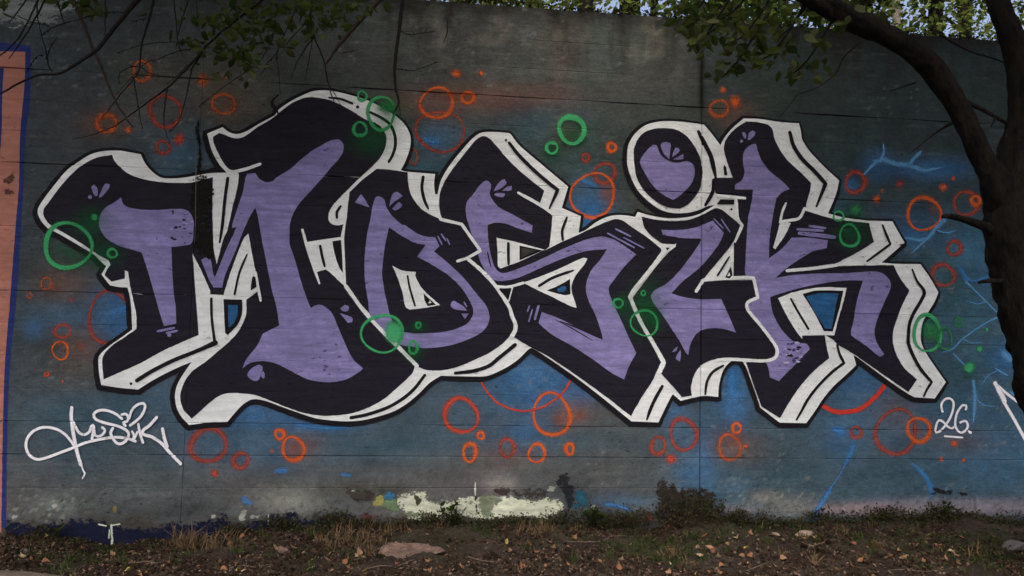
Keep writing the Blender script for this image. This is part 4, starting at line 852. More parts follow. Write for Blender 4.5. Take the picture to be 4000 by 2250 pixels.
def build_ground():
    xs = sorted(set(np.round(np.concatenate([np.arange(-3.6, 5.6, .022), np.arange(-12, -3.6, .4), np.arange(5.6, 14, .4), np.linspace(-150, -12, 24), np.linspace(14, 150, 24)]), 4)))
    ys = sorted(set(np.round(np.concatenate([np.arange(-1.9, .04, .022), np.arange(-6, -1.9, .2), np.linspace(-150, -6, 26), [.12]]), 4)))
    X, Y = np.meshgrid(xs, ys); Z = gz(X.ravel(), Y.ravel())
    V = np.stack([X.ravel(), Y.ravel(), Z], 1); nx, ny = len(xs), len(ys); i = np.arange(nx * ny).reshape(ny, nx)
    F = np.stack([i[:-1, :-1], i[:-1, 1:], i[1:, 1:], i[1:, :-1]], -1).reshape(-1, 4)
    me = pydata('ground', V.tolist(), F.tolist()); shade(me)
    m, n, l = nt('soil')
    out = n.new('ShaderNodeOutputMaterial'); bs = n.new('ShaderNodeBsdfPrincipled'); tc = n.new('ShaderNodeTexCoord'); co = tc.outputs['Object']
    a = noise_node(n, l, co, 3.2, 4, .6); b = noise_node(n, l, co, 34, 5, .7); c_ = noise_node(n, l, co, 1.6, 3, .6)
    c = mixc(n, l, ramp(n, l, a, .38, .62), (.038, .030, .024), (.078, .060, .048))
    c = mixc(n, l, ramp(n, l, b, .42, .68, 0, .85), c, (.022, .017, .013))
    c = mixc(n, l, ramp(n, l, c_, .48, .62, 0, .6), c, (.030, .034, .016))
    c = mixc(n, l, ramp(n, l, noise_node(n, l, co, 120, 2, .6), .62, .74, 0, .7), c, (.16, .12, .09))
    l.new(c, bs.inputs['Base Color']); bs.inputs['Roughness'].default_value = .95; bs.inputs['Specular IOR Level'].default_value = .1
    bp = n.new('ShaderNodeBump'); bp.inputs['Strength'].default_value = 1.0; bp.inputs['Distance'].default_value = .04
    l.new(b, bp.inputs['Height']); l.new(bp.outputs[0], bs.inputs['Normal']); l.new(bs.outputs[0], out.inputs[0])
    return tag(link('ground', me, m), kind='structure')
build_ground()
# the bank held up by the wall
def build_bank():
    xs = np.concatenate([np.linspace(-150, -8, 20), np.arange(-7, 12, .25), np.linspace(12, 150, 20)]); ys = np.concatenate([np.arange(.33, 3, .2), np.linspace(3, 150, 40)])
    X, Y = np.meshgrid(xs, ys); x, y = X.ravel(), Y.ravel()
    z = WZ1 - .08 + (fbm(x * 1.5, y * 1.5, 4) - .45) * .16 + np.clip(y - 1, 0, 200) * .005
    nx, ny = len(xs), len(ys); i = np.arange(nx * ny).reshape(ny, nx)
    F = np.stack([i[:-1, :-1], i[:-1, 1:], i[1:, 1:], i[1:, :-1]], -1).reshape(-1, 4)
    me = pydata('bank_terrain', np.stack([x, y, z], 1).tolist(), F.tolist()); shade(me)
    tag(link('bank_terrain', me, simple('bank_soil', (.03, .03, .015), (.05, .04, .025), 3)), kind='structure')
build_bank()

# ------------------------------------------------------------------ leaves and litter
def leaf_mesh(name, L, W, curl, k=3, lobed=False):
    """a leaf with a folded midrib and curled tip, stalk at the origin, along +x"""
    V, F = [], []
    st = [(-.12, 0, 0)]
    prof = [(0, .05), (.15, .62), (.35, 1.0), (.6, .85), (.82, .45), (1, .03)]
    for u, w in prof:
        if lobed: w *= 1 + .25 * math.sin(u * 22)
        z = curl * (u - .3) ** 2 * L
        for s in (-1, 0, 1):
            V.append((u * L, s * w * W / 2, z + abs(s) * w * W * .22 + (0 if s else 0)))
    for i in range(len(prof) - 1):
        a = 3 * i
        F += [(a, a + 3, a + 4, a + 1), (a + 1, a + 4, a + 5, a + 2)]
    b = len(V); V += [(-.3 * L, -.01 * L, curl * .09 * L), (-.3 * L, .01 * L, curl * .09 * L)]; F.append((b, b + 1, 1))
    me = pydata(name, V, F); return me
DRY = [leafmat('dry_leaf_tan', (.30, .19, .115), (.19, .11, .066), .15), leafmat('dry_leaf_orange', (.27, .14, .075), (.19, .095, .05), .15), leafmat('dry_leaf_pale', (.42, .34, .22), (.30, .22, .13), .15), leafmat('dry_leaf_brown', (.14, .08, .05), (.09, .05, .035), .1), leafmat('yellow_leaf', (.40, .32, .10), (.30, .26, .09), .2)]
FALLEN = []
for mi, m in enumerate(DRY):
    for q in range(3):
        me = leaf_mesh('fallen_leaf', .045, .026 + .008 * q, [.6, 1.6, -.9][q], lobed=q == 1); me.materials.append(m); FALLEN.append((mi, me))
NAMES = ['tan', 'orange brown', 'pale', 'dark brown', 'yellow']
LABEL = {0: 'small dry tan leaf lying on the soil', 1: 'small dry orange leaf lying on the soil', 2: 'small pale dry leaf lying on the soil', 3: 'small dark brown leaf lying on the soil', 4: 'small yellow fallen leaf lying on the soil'}
def fallen(p, s, mi=None):
    if mi is None: mi = rnd.choices(range(5), (5, 4, 2, 3, 1))[0]
    me = rnd.choice([f[1] for f in FALLEN if f[0] == mi])
    o = bpy.data.objects.new('fallen_leaf', me); COL.objects.link(o)
    o.location = (p.x, p.y, p.z + .006 + rnd.random() * .008); o.rotation_euler = (rnd.uniform(-.6, .7), rnd.uniform(-.5, .4), rnd.uniform(0, 6.28)); o.scale = (s, s, s)
    tag(o, LABEL[mi], 'leaf', NAMES[mi] + ' leaves fallen on the soil')
for px, py, s, mi in [(100, 2185, 1.0, 2), (400, 2180, 1.2, 2), (448, 2178, 1.0, 0), (85, 2185, 1.0, 1), (910, 2128, 1.3, 1), (950, 2125, .8, 1), (1085, 2155, 1.4, 0), (1160, 2150, 1.5, 0), (1050, 2150, .8, 1), (1335, 2210, 1.2, 1), (1975, 2135, 1.4, 4), (2158, 2125, 1.2, 0), (2240, 2110, 1.0, 1), (2455, 2135, .8, 2), (2330, 2150, 1.0, 0),
                     (2425, 2195, 1.2, 2), (2750, 2175, 1.3, 2), (2790, 2150, 1.6, 0), (2830, 2130, 1.1, 0), (3010, 2095, .8, 2), (3115, 2105, 1.1, 2), (3178, 2100, 1.3, 0), (3540, 2095, .8, 2), (3640, 2115, 1.7, 0), (3660, 2130, 1.4, 1), (3575, 2130, 1.3, 0), (3520, 2190, 1.3, 0), (3375, 2180, 1.4, 1), (3350, 2200, 1.2, 1), (3340, 2225, 1.1, 1), (3730, 2175, 1.4, 0), (940, 2240, .8, 2), (500, 2225, 1.4, 4), (560, 2240, 1.0, 0), (1410, 2240, 1.1, 4), (1680, 2200, .9, 1), (2015, 2190, .9, 1), (2730, 2215, 1.0, 1), (3280, 2235, 1.2, 1), (3700, 2160, 1.1, 2)]:
    fallen(on_ground(px, py), s * .78, mi)
for k in range(235):
    px, py = rnd.uniform(-40, 4040), 2060 + 195 * rnd.random() ** .8
    p = on_ground(px, py)
    fallen(p, rnd.choice([rnd.uniform(.25, .6), rnd.uniform(.4, 1.1)]))

def ground_pts(px, py):
    """vectorised on_ground: survey marks -> points on the soil"""
    D = (px[:, None] - 2000) / FPX * np.array(RT) - (py[:, None] - 1125) / FPX * np.array(UP) + np.array(FW)
    t = CAM.z / -D[:, 2]
    for _ in range(7):
        p = np.array(CAM) + D * t[:, None]; e = p[:, 2] - gz(p[:, 0], np.minimum(p[:, 1], 0)); t = t + e / np.maximum(.05, -D[:, 2]) * .7
    p = np.array(CAM) + D * t[:, None]; p[:, 1] = np.where(p[:, 1] > -.02, -.01 - .12 * NPR.rand(len(p)), p[:, 1]); p[:, 2] = gz(p[:, 0], p[:, 1]); return p
def rotm(a, b, c):
    ca, sa, cb, sb, cc, sc = np.cos(a), np.sin(a), np.cos(b), np.sin(b), np.cos(c), np.sin(c)
    M = np.empty((len(a), 3, 3))
    M[:, 0] = np.stack([cb*cc, sa*sb*cc - ca*sc, ca*sb*cc + sa*sc], 1); M[:, 1] = np.stack([cb*sc, sa*sb*sc + ca*cc, ca*sb*sc - sa*cc], 1); M[:, 2] = np.stack([-sb, sa*cb, ca*cb], 1)
    return M
def scatter(name, loc, R3, tv, tf, mat):
    """copies of one template joined into one mesh; tv (k,3) or per-copy (n,k,3)"""
    n = len(loc); tv = np.asarray(tv, float)
    if tv.ndim == 2: tv = np.broadcast_to(tv, (n,) + tv.shape)
    V = np.einsum('nij,nkj->nki', R3, tv) + loc[:, None, :]; k = tv.shape[1]
    F = []
    base = (np.arange(n) * k)
    for f in tf: F.append(base[:, None] + np.array(f)[None])
    faces = [tuple(r) for blk in F for r in blk.tolist()]
    me = pydata(name, V.reshape(-1, 3).tolist(), faces)
    a = me.attributes.new('tint', 'FLOAT', 'POINT'); a.data.foreach_set('value', np.repeat(NPR.rand(n), k).astype('f'))
    return link(name, me, mat)
U = lambda n, a, b: NPR.uniform(a, b, n)
# crumbs of leaf, bark and grit
crumbT = ([(0, 0, 0), (.5, -.25, .1), (1, .05, .02), (.45, .3, .14)], [(0, 1, 3), (1, 2, 3)])
gritT = ([(1, 0, 0), (-.6, .8, 0), (-.5, -.8, 0), (0, 0, .8), (.1, .1, -.5)], [(0, 1, 3), (1, 2, 3), (2, 0, 3), (1, 0, 4), (2, 1, 4), (0, 2, 4)])
def crumbs(name, n, smin, smax, big, mat, tmpl=crumbT, y0=2035, y1=2265, lift=.003):
    p = ground_pts(U(n * 2, -80, 4080), U(n * 2, y0, y1)); d_ = fbm(p[:, 0] * 3.1 + 5, p[:, 1] * 4 + 70, 3); p = p[d_ > np.median(d_) - .22 * NPR.rand(len(d_)) ** 2]; n = len(p); s = U(n, smin, smax) * np.where(NPR.rand(n) < .08, big, 1); p[:, 2] += lift
    tag(scatter(name, p, rotm(U(n, -.8, .8), U(n, -.8, .8), U(n, 0, 6.28)) * s[:, None, None], *tmpl, mat), kind='stuff')
crumbs('leaf_litter', 11000, .006, .022, 1.7, leafmat('litter', (.115, .076, .052), (.024, .018, .014), .05))
crumbs('bark_chips', 800, .008, .022, 1.8, leafmat('pale_litter', (.26, .17, .11), (.12, .08, .055), .05), y0=2075)
crumbs('gravel', 1800, .003, .008, 2.2, leafmat('grit', (.20, .15, .12), (.05, .04, .035), 0), gritT, 2070)
crumbs('soil_clods', 2600, .008, .022, 1.9, leafmat('clod', (.034, .024, .018), (.016, .012, .009), 0), gritT, 2040)
# grass: blades in tufts, dry straw among it
def blades(spec, name, mat):
    P, H = [], []
    for (px, py, rx, ry, n, h, dry) in spec:
        nt_ = max(3, n // 22); tx, ty = px + NPR.normal(0, .5, nt_) * rx, py + NPR.normal(0, .5, nt_) * ry
        i = NPR.randint(0, nt_, n); P.append(np.stack([tx[i] + NPR.normal(0, 13, n), ty[i] + NPR.normal(0, 4, n)], 1)); H.append(h * U(n, .45, 1.25) * (.6 + .8 * NPR.rand(nt_))[i])
    P, H = np.concatenate(P), np.concatenate(H); k = (P[:, 1] > 1990) & (P[:, 1] < 2275); P, H = P[k], H[k]; n = len(H)
    p = ground_pts(P[:, 0], P[:, 1]); p[:, 2] -= .004; w = U(n, .0014, .0032); b = U(n, .2, 1.4); z = np.zeros(n)
    tv = np.stack([np.stack([-w, z, z], 1), np.stack([w, z, z], 1), np.stack([-w*.8, H*.25*b, H*.5], 1), np.stack([w*.8, H*.25*b, H*.5], 1), np.stack([z, H*.75*b, H*(1 - .3*b)], 1)], 1)
    return tag(scatter(name, p, rotm(NPR.normal(0, .3, n), NPR.normal(0, .3, n), U(n, 0, 6.28)), tv, [(0, 1, 3, 2), (2, 3, 4)], mat), kind='stuff')
blades([(300, 2200, 420, 50, 520, .05, 0), (850, 2180, 300, 60, 260, .05, 0), (1250, 2140, 320, 90, 560, .06, 0), (2560, 2130, 300, 70, 800, .08, 0), (2620, 2175, 160, 40, 420, .06, 0), (3300, 2080, 500, 60, 700, .055, 0), (3700, 2140, 450, 80, 800, .055, 0), (3900, 2200, 260, 60, 400, .055, 0), (2200, 2100, 300, 60, 160, .05, 0), (1850, 2080, 250, 30, 120, .05, 0)], 'grass', leafmat('grass_blade', (.075, .092, .036), (.026, .036, .015), .3))
blades([(720, 2140, 60, 30, 170, .13, 1), (830, 2120, 70, 24, 170, .12, 1), (1420, 2110, 130, 50, 330, .10, 1), (1330, 2130, 100, 50, 150, .11, 1), (2130, 2080, 140, 30, 200, .08, 1), (2600, 2190, 100, 30, 160, .06, 1), (1700, 2060, 200, 25, 90, .07, 1), (3000, 2110, 300, 60, 120, .07, 1), (3500, 2150, 500, 70, 160, .07, 1)], 'dry_grass', leafmat('straw', (.20, .14, .08), (.08, .058, .036), .2))
# low ground cover against the foot of the wall and among the litter
L_, S_ = [], []
for (px, py, rx, ry, n) in [(150, 2095, 60, 40, 300), (600, 2110, 70, 34, 260), (900, 2075, 80, 36, 320), (1100, 2050, 90, 40, 380), (1300, 2030, 90, 40, 420), (1560, 2040, 100, 24, 260), (1680, 2025, 60, 34, 260), (2000, 2025, 90, 26, 260), (2180, 2020, 80, 40, 360), (2880, 2015, 60, 36, 320), (2990, 2020, 60, 34, 260), (3180, 2020, 70, 40, 360), (3460, 2005, 90, 34, 420), (3560, 2010, 60, 30, 260), (3660, 2000, 70, 46, 420), (3960, 2020, 90, 40, 360), (40, 2105, 160, 30, 200), (260, 2112, 170, 34, 420), (430, 2150, 180, 40, 400), (640, 2125, 160, 24, 220), (1000, 2078, 240, 30, 420), (1180, 2070, 160, 30, 300), (1400, 2040, 140, 34, 360), (1770, 2028, 70, 40, 520), (1900, 2038, 150, 20, 260), (2080, 2040, 120, 24, 240), (2300, 2028, 120, 64, 800), (2420, 2030, 100, 50, 460), (2500, 2020, 90, 40, 300), (2780, 1990, 80, 50, 420), (2900, 2042, 180, 36, 560), (3050, 2045, 140, 30, 380), (3350, 2028, 240, 34, 760), (3600, 2028, 150, 34, 460), (3720, 2024, 100, 44, 520), (3860, 2042, 150, 34, 460), (4010, 2045, 120, 34, 300),
                            (3400, 2110, 500, 60, 900), (3800, 2150, 350, 70, 900), (300, 2190, 380, 40, 600), (2600, 2110, 250, 50, 500), (1250, 2130, 300, 60, 400)]:
    n = int(n * NPR.uniform(.25, 1.6)) + 4; a, b = NPR.normal(0, .42, n), NPR.normal(0, .42, n); x, y = px + rx * a, py + ry * b
    if py < 2100:
        q = np.array([tuple(at(u, v, -.012 - .11 * NPR.rand())) for u, v in zip(x, y)]); g = gz(q[:, 0], q[:, 1]); q[:, 2] = np.where(q[:, 2] < g, g + .012 * NPR.rand(n), q[:, 2])
    else:
        q = ground_pts(x, y); q[:, 2] += .015 * NPR.rand(n)
    L_.append(q); S_.append(U(n, .008, .027))
L_, S_ = np.concatenate(L_), np.concatenate(S_); n = len(S_)
tag(scatter('ground_cover', L_, rotm(U(n, -1.2, 1.2), U(n, -1.2, 1.2), U(n, 0, 6.28)) * S_[:, None, None], *crumbT, leafmat('moss_leaf', (.056, .058, .030), (.020, .017, .011), .2)), kind='stuff')

# ------------------------------------------------------------------ stones, log and weeds
def rock(name, pts, mat, label, bev=.008, sub=2, amp=.006):
    bm = bmesh.new()
    for p in pts: bm.verts.new(p)
    bmesh.ops.convex_hull(bm, input=bm.verts)
    lo = [v for v in bm.verts if not v.link_faces]
    for v in lo: bm.verts.remove(v)
    bmesh.ops.bevel(bm, geom=bm.edges[:], offset=bev, segments=1, affect='EDGES', clamp_overlap=True)
    bmesh.ops.triangulate(bm, faces=bm.faces[:])
    for _ in range(sub): bmesh.ops.subdivide_edges(bm, edges=bm.edges[:], cuts=1, use_grid_fill=True)
    for v in bm.verts:
        q = v.co; v.co += v.normal * float(fbm(np.array(q.x * 22 + q.z * 9), np.array(q.y * 22 + q.z * 15), 4) - .5) * amp * 2
    me = bpy.data.meshes.new(name); bm.to_mesh(me); bm.free()
    return tag(link(name, me, mat), label, 'stone')
c = on_ground(1610, 2168) - Vector((0, 0, .012))
rock('flat_stone', [Vector((c.x, c.y, c.z)) + Vector(v) * .84 for v in [(-.25, .09, -.02), (-.22, .0, -.01), (-.15, -.03, .0), (-.06, -.025, .004), (.10, -.015, .008), (.22, .03, .028), (.235, .05, .034), (.12, .10, .062), (-.02, .105, .066), (-.12, .115, .072), (-.19, .10, .06), (-.23, .09, .035), (-.14, .0, .03), (.2, .14, -.02), (-.2, .2, -.02)]], simple('red_sandstone', (.21, .145, .115), (.08, .055, .045), 17, .95, 1.0, 45, .02), 'flat reddish brown stone slab lying in the grass below the pale plaster', .004, 3, .012)
for px, py, s, lab, cc in [(3150, 2095, .05, 'pale rounded stone in the grass right of centre', 1), (3950, 2140, .07, 'grey lump of rubble at the right edge of the soil', 2), (90, 2160, .04, 'small grey stone at the left edge of the soil', 2), (3030, 2090, .03, 'small round cream pebble left of the pale stone', 1), (1105, 2152, .045, 'small reddish stone left of the flat slab', 0)]:
    p = on_ground(px, py)
    rock('stone', [p + Vector((rnd.uniform(-1, 1), rnd.uniform(-.7, .7), rnd.uniform(-.4, .7))) * s for _ in range(14)], [simple('red_sandstone', 0, 0), simple('cream_stone', (.30, .25, .19), (.18, .14, .11), 12), simple('grey_rubble', (.13, .125, .12), (.07, .065, .06), 12)][cc], lab, .003, 2, .006)

def tube(pts, rad, seg=10, rough=0.0, seed=0.0, cap=True, ridge=0.0):
    """tapered tube through points, as verts and faces"""
    V, F = [], []; n = len(pts); prev = None
    if ridge or rough:
        K, I = np.meshgrid(np.arange(seg), np.arange(n)); c_, s_ = np.cos(2*np.pi*K/seg), np.sin(2*np.pi*K/seg)
        mod = 1 + rough * (fbm(c_ * 1.3 + seed + I * .05, s_ * 1.3 + I * .11 + seed, 3) - .5) * 2
        if ridge: mod = mod + ridge * (np.abs(fbm(c_ * 5 + seed + 9, s_ * 5 + I * .10 + seed, 3) - .5) * 4 - .5) + ridge * .6 * (fbm(c_ * 9 + seed, s_ * 9 + I * .5, 2) - .5)
    for i, p in enumerate(pts):
        t = (pts[min(i + 1, n - 1)] - pts[max(i - 1, 0)]).normalized()
        if prev is None: u = t.orthogonal().normalized()
        else: u = (prev - t * prev.dot(t)).normalized()
        prev = u; w = t.cross(u)
        for k in range(seg):
            a = 2 * math.pi * k / seg; r = rad[i]
            if ridge or rough: r *= float(mod[i, k])
            V.append(p + (u * math.cos(a) + w * math.sin(a)) * r)
    for i in range(n - 1):
        for k in range(seg):
            a, b = i * seg + k, i * seg + (k + 1) % seg; F.append((a, b, b + seg, a + seg))
    if cap:
        F.append(tuple(range(seg))[::-1]); F.append(tuple(range((n - 1) * seg, n * seg)))
    return V, F
def spline(P, rads, step):
    """resample 3-D points smoothly"""
    out, rr = [], []
    n = len(P)
    for i in range(n - 1):
        p0, p1, p2, p3 = P[max(i - 1, 0)], P[i], P[i + 1], P[min(i + 2, n - 1)]
        k = max(1, int((p2 - p1).length / step))
        for j in range(k):
            u = j / k
            out.append(.5 * ((2 * p1) + (p2 - p0) * u + (2 * p0 - 5 * p1 + 4 * p2 - p3) * u * u + (3 * p1 - p0 - 3 * p2 + p3) * u ** 3)); rr.append(rads[i] * (1 - u) + rads[i + 1] * u)
    out.append(P[-1]); rr.append(rads[-1]); return out, rr
BARK = simple('dark_bark', (.014, .012, .010), (.004, .0036, .0032), 22, .95, 1.0, 34, .02, (1, 1, .35), .1)
TWIG = simple('twig_bark', (.011, .010, .009), (.006, .0055, .005), 30, .9, .3, 80, .004)
TWIGB = simple('brown_twig_bark', (.034, .025, .021), (.018, .014, .012), 30, .9, .3, 80, .004)
# fallen twigs
for px, py, L, a in [(2380, 2108, .30, .15), (2260, 2120, .2, -.1), (3900, 2200, .24, .3), (3230, 2130, .26, .2), (1900, 2195, .22, .05), (560, 2205, .2, -.3), (1520, 2215, .28, .1), (3560, 2230, .25, -.2), (2960, 2215, .2, .4), (980, 2215, .22, .2), (2760, 2150, .18, -.4), (150, 2205, .2, .3)]:
    p = on_ground(px, py); d = Vector((math.cos(a), math.sin(a), 0)); q = [p + d * (u * L) + Vector((0, rnd.gauss(0, .012), 0)) for u in (-.5, -.2, .15, .5)]
    for v in q: v.z = gzf(v.x, v.y) + .009
    P, R_ = spline(q, [.0035, .003, .0026, .0012], .03); V, F = tube(P, R_, 6, .2, rnd.random() * 9); me = pydata('fallen_twig', V, F); shade(me)
    tag(link('fallen_twig', me, simple('dry_twig', (.16, .12, .09), (.07, .052, .04), 20)), 'thin dry twig lying on the soil', 'twig', 'dry twigs fallen on the soil')
# log at the bottom left
a, b = on_ground(-260, 2262), on_ground(380, 2266)
P, Rr = spline([a + Vector((-.4, 0, -.02)), a + Vector((0, 0, -.015)), (a + b) / 2 + Vector((0, .02, -.015)), b + Vector((0, 0, -.045))], [.062, .06, .052, .035], .05)
V, F = tube(P, Rr, 14, .12, 3.0); me = pydata('log', V, F); shade(me)
tag(link('log', me, simple('weathered_wood', (.13, .105, .085), (.06, .05, .042), 10, .9, .8, 40, .01, (.3, 2, 2))), 'weathered grey brown log half sunk in soil at bottom left corner', 'log')

def sprig(parent, base, tip, nleaf, L, mats, name='leaf', spread=1.0, down=.3):
    """leaves along a twig, each its own object"""
    for k in range(nleaf):
        u = (k + .5 + rnd.uniform(-.4, .4)) / nleaf
        p = base.lerp(tip, u) + Vector((rnd.gauss(0, .03), rnd.gauss(0, .05), rnd.gauss(0, .03))) * spread
        o = bpy.data.objects.new(name, rnd.choice(mats)); COL.objects.link(o); o.parent = parent
        s = L * rnd.uniform(.65, 1.25)
        o.location = p - parent.location if parent.type == 'EMPTY' else p
        o.rotation_euler = (rnd.uniform(-1.4, 1.4), rnd.uniform(-.4, 1.0) + down, rnd.uniform(0, 6.28)); o.scale = (s, s, s)
GREEN = []
for gi, m in enumerate([leafmat('grey_green_leaf', (.085, .10, .045), (.045, .058, .024), .45), leafmat('green_leaf', (.040, .060, .014), (.024, .038, .011), .45), leafmat('olive_leaf', (.070, .085, .020), (.040, .050, .016), .45)]):
    for q in range(2):
        me = leaf_mesh('leaf', 1.0, .62 + .12 * q, .35 + .3 * q); me.materials.append(m); GREEN.append(me)
# weeds
def weed(px, py, h, n, label, mats, lean=.5):
    p = at(px, py, -.07); p.z = gzf(p.x, p.y)
    e = bpy.data.objects.new('weed', None); COL.objects.link(e); e.location = p
    tag(e, label, 'plant')
    for k in range(max(2, n // 5)):
        tip = Vector((rnd.gauss(0, h * lean), rnd.gauss(-.02, h * .25), h * rnd.uniform(.6, 1.0)))
        Pn, Rn = spline([Vector((0, 0, -.01)), tip * .5 + Vector((0, 0, h * .08)), tip], [.003, .0022, .001], .03)
        V, F = tube(Pn, Rn, 5); o = link('stem', pydata('stem', V, F), TWIGB, e)
        for j in range(5):
            u = rnd.uniform(.25, 1.0); q = Pn[min(len(Pn) - 1, int(u * len(Pn)))]
            lf = bpy.data.objects.new('leaf', rnd.choice(mats)); COL.objects.link(lf); lf.parent = e
            s = h * rnd.uniform(.22, .42); lf.location = q; lf.scale = (s, s, s); lf.rotation_euler = (rnd.uniform(-.6, .6), rnd.uniform(-.9, .5), rnd.uniform(0, 6.28))
    return e
DG = GREEN[2:4]
weed(215, 2112, .10, 20, 'low leafy green weed at the foot of the wall under the signature', DG)
weed(1775, 2050, .13, 40, 'small dark green weed in front of the pale plaster', DG, .35)
weed(2330, 2060, .14, 40, 'dark weed at the wall foot right of the pale plaster', DG, .5)
brown = []
for q in range(2):
    me = leaf_mesh('leaf', 1.0, .5, .6); me.materials.append(leafmat('dead_leaf', (.060, .045, .028), (.028, .028, .015), .2)); brown.append(me)
def bush(px, py, rx, ry, n, label):
    p = at(px, py, -.10); p.z = gzf(p.x, p.y); e = bpy.data.objects.new('withered_bush', None); COL.objects.link(e); e.location = p; tag(e, label, 'bush')
    for k in range(14):
        a = rnd.uniform(-1, 1); t = at(px + rx * a * rnd.uniform(.4, 1), py - ry * rnd.uniform(.5, 1.0) * (1 - .35 * a * a), -.03 - .12 * rnd.random()) - p
        V, F = tube([Vector((a * .05, 0, -.01)), t * .55 + Vector((0, -.02, .02)), t], [.003, .0022, .0009], 5); link('stem', pydata('stem', V, F), TWIGB, e)
    for nm, m, lo, hi, k in (('brown_foliage', leafmat('dead_leaf', (.085, .058, .040), (.028, .020, .015), .15), 0, .75, .7), ('green_foliage', leafmat('dull_leaf', (.034, .040, .020), (.016, .020, .011), .2), .45, 1.0, .5)):
        m_ = int(n * k); a = U(m_, -1, 1); h = (lo + (hi - lo) * NPR.rand(m_)) * np.sqrt(np.clip(1 - a * a * .75, 0, 1)) * (.35 + 1.1 * fbm(a * 4 + 4, a * 0, 3))
        q = np.array([tuple(at(px + rx * u, py - ry * v, -.02 - .16 * NPR.rand() * (1 - .5 * v)) - p) for u, v in zip(a, h)])
        o = scatter(nm, q, rotm(U(m_, -1.3, 1.3), U(m_, -1.3, 1.3), U(m_, 0, 6.28)) * U(m_, .012, .03)[:, None, None], *crumbT, m); o.parent = e; o['kind'] = 'stuff'
bush(2690, 2045, 135, 150, 760, 'bushy brown withered weed against the wall below the letter I')
weed(3230, 2045, .10, 20, 'little withered weed below the blue lightning stroke', brown)
weed(3700, 2050, .12, 35, 'dark green weed at the wall foot below the date', DG)

# ------------------------------------------------------------------ leaning tree at the right
TY = -1.30
def trace3(s, Y, jit=0.0):
    pts = parse(s); n = len(pts); out = []
    for i, p in enumerate(pts):
        y = Y if not isinstance(Y, tuple) else Y[0] + (Y[1] - Y[0]) * i / max(1, n - 1)
        out.append(at(p[0], p[1], y + rnd.uniform(-jit, jit)))
    return out
MPP = (TY - CAM.y) / FPX           # metres per survey pixel there (about)
tree = bpy.data.objects.new('leaning_tree', None); COL.objects.link(tree)
_tb = at(4290, 2420, TY); tree.location = (_tb.x, _tb.y, gzf(_tb.x, _tb.y))
tag(tree, 'dark leaning tree with a forked trunk at the right edge', 'tree')
INV = Matrix.Translation(-tree.location)
def tpart(name, s, r, Y, mat, parent=tree, seg=18, step=.05, rough=.12, root=tree, ridge=0.0):
    P, Rr = spline(trace3(s, Y), [q * MPP for q in r], step)
    V, F = tube(P, Rr, seg, rough, rnd.random() * 50, ridge=ridge)
    V = [v - root.location for v in V]
    me = pydata(name, V, F); shade(me); return link(name, me, mat, parent)
TR = tpart('trunk', 'X 4330,2480 4265,2150 4200,1850 4130,1518 4052,1298 4003,1038 3972,860 3985,700 4015,500 4010,373 3990,250 3948,124 3900,0 3860,-250 3850,-600 3900,-1000', [190, 165, 150, 133, 128, 124, 122, 106, 84, 74, 60, 50, 42, 36, 30, 20], TY, BARK, seg=44, step=.018, ridge=.10, rough=.2)
tpart('stem', 'X 4010,480 4035,330 4062,180 4085,20 4130,-250 4200,-700', [70, 56, 48, 44, 38, 22], TY + .03, BARK, seg=30, step=.02, ridge=.07)
LB = tpart('limb', 'X 3985,900 3925,770 3850,640 3785,500 3715,375 3645,272 3570,205 3480,152 3345,85 3170,-10 2960,-120 2700,-260', [86, 72, 49, 40, 41, 43, 43, 42, 41, 40, 36, 26], (TY, TY - .25), BARK, seg=36, step=.018, ridge=.11, rough=.24)
tpart('branch_stub', 'X 3905,905 3850,885 3770,858 3700,842 3682,846', [34, 22, 15, 12, 9], TY, BARK, TR, 14, .02, .3, ridge=.08)
tpart('branch_stub', 'X 3910,1100 3860,1097 3822,1104', [14, 9, 6], TY - .02, BARK, TR, 8, .02, .3)
tpart('broken_stub', 'X 3680,340 3645,325 3605,309', [14, 10, 3], TY - .03, simple('raw_wood', (.52, .34, .20), (.40, .22, .12), 40), LB, 8)
for s, r in [('P4 1770,1145 1600,1240 1360,1430', (8, 5, 2)), ('P4 1870,960 2000,1020 2120,1085 2270,1175', (13, 10, 9, 8)), ('P4 1630,330 1900,480 2100,540 2230,590', (6, 5, 4, 3)), ('P4 900,380 830,430 700,560 650,680 480,820 270,900 200,1000 100,1110', (5, 4, 3, 3, 2, 2, 2, 1.5)), ('P4 1390,780 1300,810 1150,860', (4, 3, 1.5)), ('P4 2120,1085 2140,1130 2100,1200', (6, 5, 2)), ('P3 1960,240 1800,360 1690,450', (4, 3, 1.5)), ('P4 640,200 500,110 300,30', (7, 6, 5))]:
    tpart('twig', s, r, TY + .05, TWIG, LB, 6, .04, .05)
LEAFT = GREEN
